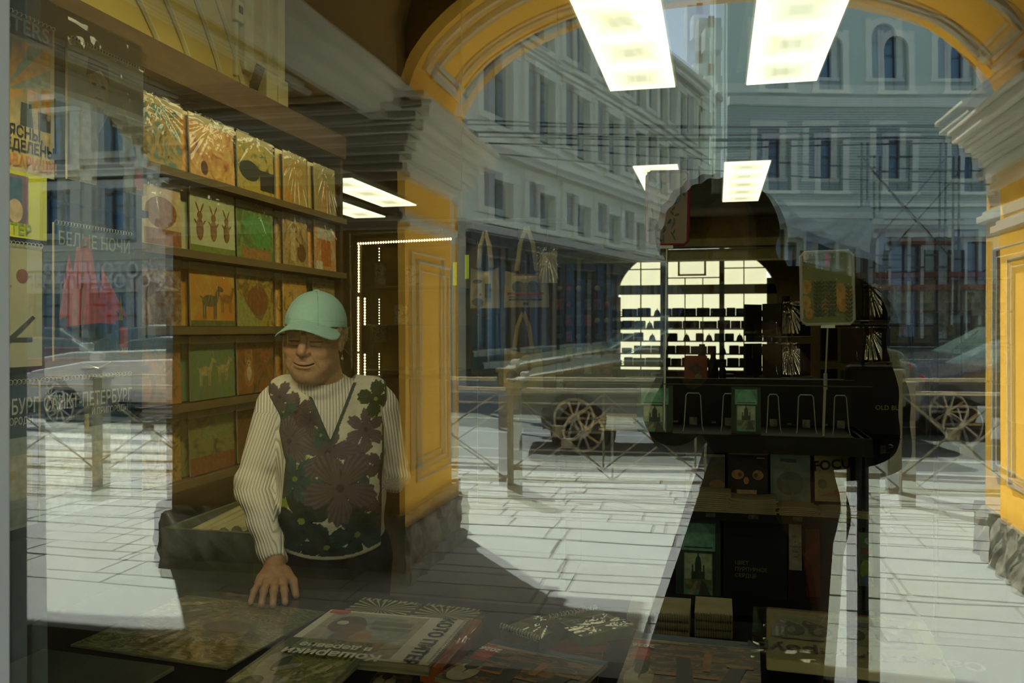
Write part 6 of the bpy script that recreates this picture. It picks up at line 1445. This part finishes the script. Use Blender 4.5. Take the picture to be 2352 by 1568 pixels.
# tall carousel of cards beside the yellow flower sign
for (u, y, v0, lab, n) in ((1805, 4.6, 680, 'black card carousel with bright card edges left of the yellow flower sign', 5), (1985, 4.5, 640, 'tall black carousel of bagged cards right of the yellow flower sign', 6)):
    px_ = P(u, 700, 'y', y).x; zt_ = P(u, v0, 'y', y).z
    r = empty('card_carousel', (px_, y, 0), 0, lab, 'rack')
    MB().tube([(0, 0, .04), (0, 0, zt_)], .02, 10).build('pole', BLK, r); MB().lathe((0, 0, 0), [(.15, 0), (.15, .02), (.05, .05)], 20).build('base', BLK, r)
    for j in range(n):
        z = zt_-.12-.2*j
        g = MB()
        for q in range(4):
            a = PI/4+PI/2*q; dx, dy = math.cos(a)*.10, math.sin(a)*.10
            g.obox((dx-.06*abs(math.sin(a)), dy, z-.08), (math.cos(a+PI/2), math.sin(a+PI/2), 0), (0, 0, 1), (math.cos(a), math.sin(a), 0), .12, .16, .008)
        g.build('card_pocket', DM[(j) % 4], r); 
        MB().tube([(.13*math.cos(t), .13*math.sin(t), z-.085) for t in [2*PI*k/16 for k in range(16)]], .003, 5, closed=True).build('wire_ring', HOOK, r)
        if j < 3: sleeve(.1, .15, r, 60+j, .008, top=0).matrix_local = frame((-.05, -.14, z-.07), (1, 0, 0), (0, .15, 1))
o = text('OLD BL', .022, mat('yellow_letter', (.55, .40, .04), .5), None, 'gold_lettering', M=frame(P(2010, 936, 'y', 3.2), (1, 0, 0), (0, 0, 1)), align='LEFT')
bagM = empty('black_bag', P(2040, 905, 'y', 3.25)[:] and tuple(P(2040, 1010, 'y', 3.25)), 0, 'black bag with small gold lettering hanging beside the carousel', 'bag')
MB().box(-.14, .14, 0, .06, 0, .26).build('body', BLK, bagM, bevel=.02); MB().tube([(-.08, .03, .25), (-.07, .03, .40), (.07, .03, .40), (.08, .03, .25)], .006, 6).build('handle', BLK, bagM)
o.parent = bagM; o.matrix_parent_inverse = Matrix.Translation(bagM.location).inverted(); o.location.y = .0
MB().tube([(-.16, .10, .40-.0), (.16, .03, .40)], .006, 6).tube([(.16, .03, .40), (.16, .03, -bagM.location.z)], .008, 6).build('hanging_stand', BLK, bagM)
# canvas tote bags hung left of the fanlight
CAN = mat('canvas_tote', (.42, .36, .20), .9, (.34, .29, .15), 9)
RZ = P(1100, 505, 'y', 4.5).z
def tote(u0, u1, v0, v1, vh, y, art, label, canvas=None):
    canvas = canvas or CAN
    A, B = P(u0, v1, 'y', y), P(u1, v1, 'y', y); zt_ = P(u0, v0, 'y', y).z; zh = P(u0, vh, 'y', y).z; w, h = B.x-A.x, zt_-A.z
    r = empty('tote_bag', tuple(A), 0, label, 'bag', 'tote bags hung in the middle of the shop')
    nx, ny = 12, 12; g = MB(); vs = []
    for s_ in (1, -1):
        for j in range(ny+1):
            for i in range(nx+1):
                t, q = i/nx, j/ny; sag = .02*math.sin(PI*t)*q
                vs.append((w*(t+.03*(1-2*t)*q), -s_*(.022*math.sin(PI*t)*(1.2-q)+.004*math.sin(t*19+q*5)), h*q-sag*(q > .9)))
    N = (nx+1)*(ny+1)
    fs = [(j*(nx+1)+i, j*(nx+1)+i+1, (j+1)*(nx+1)+i+1, (j+1)*(nx+1)+i) for j in range(ny) for i in range(nx)]
    g.add(vs, fs+[tuple(N+k for k in f[::-1]) for f in fs]); g.build('bag_body', canvas, r, smooth=True)
    for s_ in (-.012, .012):
        g = MB(); pts = [(w*.28, s_, h), (w*.36, s_, h+(zh-zt_)*.6), (w*.5, s_*.2, zh-A.z), (w*.64, s_, h+(zh-zt_)*.6), (w*.72, s_, h)]
        for a, b in zip(pts, pts[1:]):
            d_ = (Vector(b)-Vector(a)); g.obox(Vector(a)-Vector((.01, 0, 0)), d_, (1, 0, 0), (0, 1, 0), 1, .02, .002)
        g.build('handle', canvas, r, fix=True)
    MB().tube([(w*.5, 0, zh-A.z-.01), (w*.5, 4.5-y, RZ-A.z)], .003, 6).build('hanging_string', BLK, r)
    if art:
        o = art_mesh(art, w, h, r); o.data.transform(Matrix.Translation((0, -.03, 0)) @ Matrix.Rotation(PI/2, 4, 'X'))
    return r
y = 4.5
tote(1158, 1262, 622, 706, 520, y, [((.10, .13, .14), E_(.34, .55, .14, .16)), ((.10, .13, .14), E_(.66, .55, .14, .16)), ((.20, .18, .10), E_(.5, .52, .10, .15)), ((.34, .10, .08), R_(.1, .34, .9, .40)), ((.34, .10, .08), R_(.14, .26, .86, .30)), ((.08, .10, .12), R_(.14, .18, .86, .23)), ((.3, .1, .08), [(.2, .85), (.8, .85), (.7, .9), (.3, .9)]), ((.05, .04, .03), R_(.45, .06, .56, .13))], 'canvas tote with dark crest and red waves, larger upper one')
tote(1080, 1148, 615, 708, 530, y+.1, [((.10, .12, .10), E_(.3, .65, .16, .05)), ((.08, .09, .08), R_(.55, .25, .75, .6)), ((.12, .14, .10), E_(.3, .15, .2, .1)), ((.28, .06, .04), E_(.4, .34, .04))], 'canvas tote with small boats printed, nearest the yellow pier')
tote(1156, 1248, 800, 890, 715, y+.15, [((.10, .11, .08), E_(.3, .6, .1, .05)), ((.10, .11, .08), E_(.6, .65, .1, .04)), ((.12, .12, .09), E_(.25, .3, .15, .16)), ((.10, .10, .09), E_(.55, .3, .15, .18)), ((.3, .12, .05), E_(.7, .5, .06, .04)), ((.4, .4, .34), R_(.45, .86, .78, .97))], 'mustard canvas tote with grey domes printed, lower one', mat('mustard_canvas', (.46, .36, .13), .9, (.38, .3, .1), 9))
tote(1082, 1150, 720, 850, 640, y+.3, [((.03, .05, .05), R_(.3, .1, .7, .9))], 'blackish green tote hanging below the boat printed tote', mat('dark_green_canvas', (.05, .08, .06), .9))
rail = MB().tube([P(1040, 505, 'y', y)-Vector((.3, 0, 0)), P(1300, 505, 'y', y)], .010, 8).tube([P(1060, 505, 'y', y), P(1060, 505, 'y', y)+Vector((0, 0, 3.76-RZ))], .002, 5).tube([P(1280, 505, 'y', y), P(1280, 505, 'y', y)+Vector((0, 0, 3.76-RZ))], .002, 5).build('hanging_rail', BLK); tag(rail, 'thin black rail the upper tote bags hang from', 'rail')
# fluorescent tags
for k, (u, v0, v1) in enumerate(((1044, 602, 655), (1072, 585, 640))):
    A = P(u, v1, 'y', 4.5); h = P(u, v0, 'y', 4.5).z-A.z
    r = empty('fluorescent_tag', tuple(A), 0, ['lower acid yellow tag strip at the edge of the pier', 'upper acid yellow tag strip by the canvas totes'][k], 'tag')
    MB().box(-.010, .012, 0, .002, 0, h).build('strip', mat('acid_yellow', (.62, .85, .02), .5, emit=(.5, .8, .02), estr=.0), r); MB().tube([(0, 0, h), (0, 0, RZ-A.z)], .0008, 4).build('string', BLK, r)
# bright bagged pack
r = empty('bagged_pack', tuple(P(1240, 650, 'y', 4.5)-Vector((0, .01, 0))), 0, 'glinting clear bagged pack hanging right of the crest tote', 'pack')
MB().box(0, .09, 0, .02, 0, .16).build('contents', mat('cream_contents', (.62, .58, .42), .5), r); sleeve(.10, .16, r, 77, .012, top=.02).matrix_local = frame((-.005, -.01, 0), (1, 0, 0), (0, 0, 1)); MB().tube([(.04, .01, .155), (.04, .01, RZ-r.location.z)], .003, 5).build('hanging_string', BLK, r)
# souvenir wall
sv = empty('souvenir_board', tuple(P(1275, 900, 'y', 6.5)), 0, 'dark board crowded with small souvenirs in the dim middle of the shop', 'rack')
O1z = P(1275, 900, 'y', 6.5).z; bw = P(1405, 900, 'y', 6.5).x-P(1275, 900, 'y', 6.5).x; bh = P(1400, 640, 'y', 6.5).z-P(1400, 900, 'y', 6.5).z
MB().box(0, bw, .016, .05, -O1z, bh).build('board', DWOOD, sv)
O0 = P(1275, 900, 'y', 6.5); rnd = random.Random(5); rown2 = ['lowest', 'second', 'third', 'fourth', 'fifth', 'sixth', 'top']
SC = [((.30, .24, .10), 'mustard'), ((.10, .14, .14), 'grey blue'), ((.30, .08, .04), 'rust red'), ((.06, .10, .06), 'dark green'), ((.36, .34, .24), 'pale'), ((.16, .10, .16), 'violet')]
for i in range(7):
    for j in range(6):
        c_, cn = rnd.choice(SC); w = bw/6*.72; h = bh/7*.66; m = MB()
        if rnd.random() < .5: m.box(0, w, 0, .015, 0, h).box(w*.15, w*.85, -.004, 0, h*.2, h*.8)
        else: m.lathe((w/2, 0, h/2), [(w*.2, .0), (w*.42, .004), (w*.42, .014), (w*.2, .018)], 12, 'y')
        o = m.build('fridge_magnet', mat('magnet_'+cn.replace(' ', '_'), c_, .4, tuple(x*.4 for x in c_), 30)); o.location = (O0.x+bw*(j+.12)/6, O0.y-.0, O0.z+bh*(i+.15)/7)
        tag(o, '%s small magnet, %s from the left in the %s row of the souvenir board' % (cn, ORD[j], rown2[i]), 'magnet', '%s magnets in the %s row' % (cn, rown2[i]))
# framed prints on the far right, dim behind the street reflection
pr = empty('print_shelving', tuple(P(2040, 870, 'y', 5.0)), 0, 'dim shelving with rows of boxed prints at the far side of the shop', 'shelving')
O1 = P(2040, 870, 'y', 5.0); pw = P(2320, 870, 'y', 5.0).x-O1.x; phh = P(2100, 640, 'y', 5.0).z-O1.z
MB().box(0, pw, .05, .08, -O1.z, phh+.05).build('back_board', BLK, pr)
for z in (-.01, phh*.36, phh*.68, phh): MB().box(0, pw, -.05, .05, z-.012, z).build('shelf', mat('rust_shelf_edge', (.16, .05, .02), .6), pr)
for i in range(3):
    for j in range(5):
        w = pw/5*.9; h = phh*.30; r = empty('boxed_print', (O1.x+pw*(j+.05)/5, O1.y-.02, O1.z+phh*(.0, .36, .68)[i]+.002), 0, '%s boxed print, number %s from the carousel, on the %s dim shelf' % (rnd.choice(('pale', 'greyish', 'beige')), ('one', 'two', 'three', 'four', 'five')[j], ('lower', 'middle', 'upper')[i]), 'print', 'boxed prints on the dim shelving')
        MB().box(0, w, 0, .02, 0, h).build('box', mat('boxed_print_grey', (.34, .32, .22), .5, (.10, .10, .07), 6), r); MB().box(w*.2, w*.8, -.002, 0, h*.25, h*.8).build('picture', printmat('dim_print', [(.08, .08, .05), (.3, .26, .16), (.14, .12, .08)], 14), r)
# illuminated glass showcase framed with LED beads
yc = 6.4
LED = bpy.data.materials.new('warm_led'); LED.use_nodes = True; LED.node_tree.nodes['Principled BSDF'].inputs['Emission Color'].default_value = (1, .82, .42, 1); LED.node_tree.nodes['Principled BSDF'].inputs['Emission Strength'].default_value = 7
def cx_(u, y=yc): return P(u, 700, 'y', y).x
def cz_(v, y=yc): return P(930, v, 'y', y).z
case = empty('glass_showcase', (cx_(930), yc, 0), 0, 'glass showcase outlined by strings of warm light beads behind the woman', 'showcase')
TC = Matrix.Translation((-cx_(930), -yc, 0))
def cput(m, n, mt, **k): o = m.build(n, mt, case, **k); o.data.transform(TC); return o
def beads(a, b, r=.007, sp=.021):
    a, b = Vector(a), Vector(b); n = int((b-a).length/sp); g = MB()
    for k in range(n): p = a.lerp(b, (k+.5)/n); g.lathe(p-Vector((0, 0, r)), [(r*.5, 0), (r, r), (r*.5, 2*r)], 6)
    return g
for a, b, r in (((cx_(824), yc, cz_(560)), (cx_(824), yc, cz_(671)), .008), ((cx_(823), yc, cz_(680)), (cx_(823), yc, cz_(808)), .008), ((cx_(823), yc, cz_(812)), (cx_(823), yc, cz_(900)), .008),
                ((cx_(820), yc, cz_(557)), (cx_(1038), yc, cz_(551)), .008), ((cx_(838), yc, cz_(682)), (cx_(838), yc, cz_(747)), .008), ((cx_(838), yc, cz_(812)), (cx_(838), yc, cz_(880)), .008)):
    cput(beads(a, b, r), 'led_string', LED, kind='stuff')
yc2 = yc+.5
for a, b in ((566, 600), (684, 746), (810, 900)): cput(beads((cx_(871, yc2), yc2, cz_(a, yc2)), (cx_(871, yc2), yc2, cz_(b, yc2)), .005), 'led_string', LED, kind='stuff')
for x0, x1 in ((cx_(812), cx_(830)), (cx_(1036), cx_(1048))): cput(MB().box(x0, x1, yc+.01, yc+.05, 0, cz_(550)), 'post', DWOOD)
cput(MB().box(cx_(812), cx_(1048), yc+.01, yc+.6, cz_(550), cz_(538)), 'top', DWOOD); cput(MB().box(cx_(812), cx_(1048), yc+.60, yc+.63, 0, cz_(540)), 'back_panel', mat('amber_back_panel', (.28, .18, .04), .7, (.2, .12, .03), 2))
for v in (655, 745, 850): cput(MB().box(cx_(830), cx_(1036), yc+.05, yc+.6, cz_(v+2), cz_(v)), 'glass_shelf', mat('shelf_glass_green', (.14, .16, .10), .1))
cput(MB().box(cx_(812), cx_(1048), yc+.02, yc+.6, 0, cz_(870)), 'plinth', DWOOD)
for k, (u0, u1, v0, v1, lab) in enumerate(((860, 884, 604, 653, 'small framed print on the top glass shelf of the showcase'), (850, 888, 746, 786, 'pale box stack standing in the middle of the lit showcase'), (930, 960, 610, 653, 'dim box beside the small framed print in the showcase'), (905, 935, 700, 744, 'tan box on the second glass shelf of the showcase'))):
    y = yc+.35; z0 = P(870, v1, 'y', y).z
    r = empty('showcase_item', (P(u0, v1, 'y', y).x, y, z0), 0, lab, 'print' if k == 0 else 'box'); w = P(u1, v1, 'y', y).x-P(u0, v1, 'y', y).x; h = P(870, v0, 'y', y).z-z0
    MB().box(0, w, 0, .03, 0, h).build('box', mat('khaki_box', (.42, .38, .2), .6, (.2, .17, .08), 20), r); MB().box(w*.12, w*.88, -.003, 0, h*.1, h*.9).build('front_print', printmat('khaki_print', [(.2, .16, .06), (.45, .4, .24), (.1, .08, .03)], 30), r)
# low shelves and bins below the rack
for k, (y0, y1, z0, c_) in enumerate(((3.2, 3.9, .50, (.06, .07, .03)), (3.95, 4.6, .46, (.05, .05, .02)))):
    r = empty('print_bin', (-2.05, y0, 0), 0, ['olive green open bin of rolled prints under the calendar rack', 'dark olive bin of prints further under the calendar rack'][k], 'bin')
    bmt = mat('bin_olive_%d' % k, c_, .7)
    for a in ((-.20, .22, 0, .02), (-.20, .22, y1-y0-.02, y1-y0)): MB().box(a[0], a[1], a[2], a[3], .12, z0+.12).build('end_panel', bmt, r)
    MB().box(.20, .22, .02, y1-y0-.02, .12, z0+.10).build('front_panel', bmt, r); MB().box(-.20, -.18, .02, y1-y0-.02, .12, z0+.12).build('rear_panel', bmt, r); MB().box(-.2, .22, 0, y1-y0, .10, .12).build('bottom', bmt, r)
    for x, yy in ((-.18, .02), (.20, .02), (-.18, y1-y0-.04), (.20, y1-y0-.04)): MB().box(x-.015, x+.015, yy, yy+.03, 0, .12).build('leg', BLK, r)
    for q in range(5):
        t = MB().tube([(-2.05-.14+.06*q, y0+.08, z0+.06+.01*q), (-2.05-.13+.06*q, y1-.06, z0+.10)], .028, 10).build('rolled_print', mat('rolled_paper', (.16, .15, .07), .6, (.2, .18, .08), 9))
        tag(t, 'rolled print in the %s bin under the rack, %s from the wall' % (('olive green', 'dark olive')[k], ('first', 'second', 'third', 'fourth', 'fifth')[q]), 'rolled print', 'rolled prints in the bins')
# security sensor and small camera on the ochre wall
for k, (u, v, lab) in enumerate(((540, 28, 'pale wall sensor high on the ochre wall'), (577, 196, 'small black surveillance camera on the ochre wall by the pilaster'))):
    p_ = P(u, v, 'x', -2.60)
    r = empty('wall_sensor' if k == 0 else 'surveillance_camera', tuple(p_), 0, lab, 'sensor' if k == 0 else 'camera')
    if k == 0: MB().box(0, .035, -.04, .04, -.06, .06).build('housing', MOUL, r, bevel=.01); MB().box(.035, .038, -.02, .02, -.01, .03).build('lens', BLK, r)
    else: MB().box(0, .03, -.02, .02, -.02, .02).build('bracket', BLK, r); MB().obox((.03, -.02, -.03), Vector((.5, -.3, .8)).normalized(), (0, 1, 0), Vector((-.8, 0, .5)).normalized(), .14, .04, .04).build('body', BLK, r, fix=True)
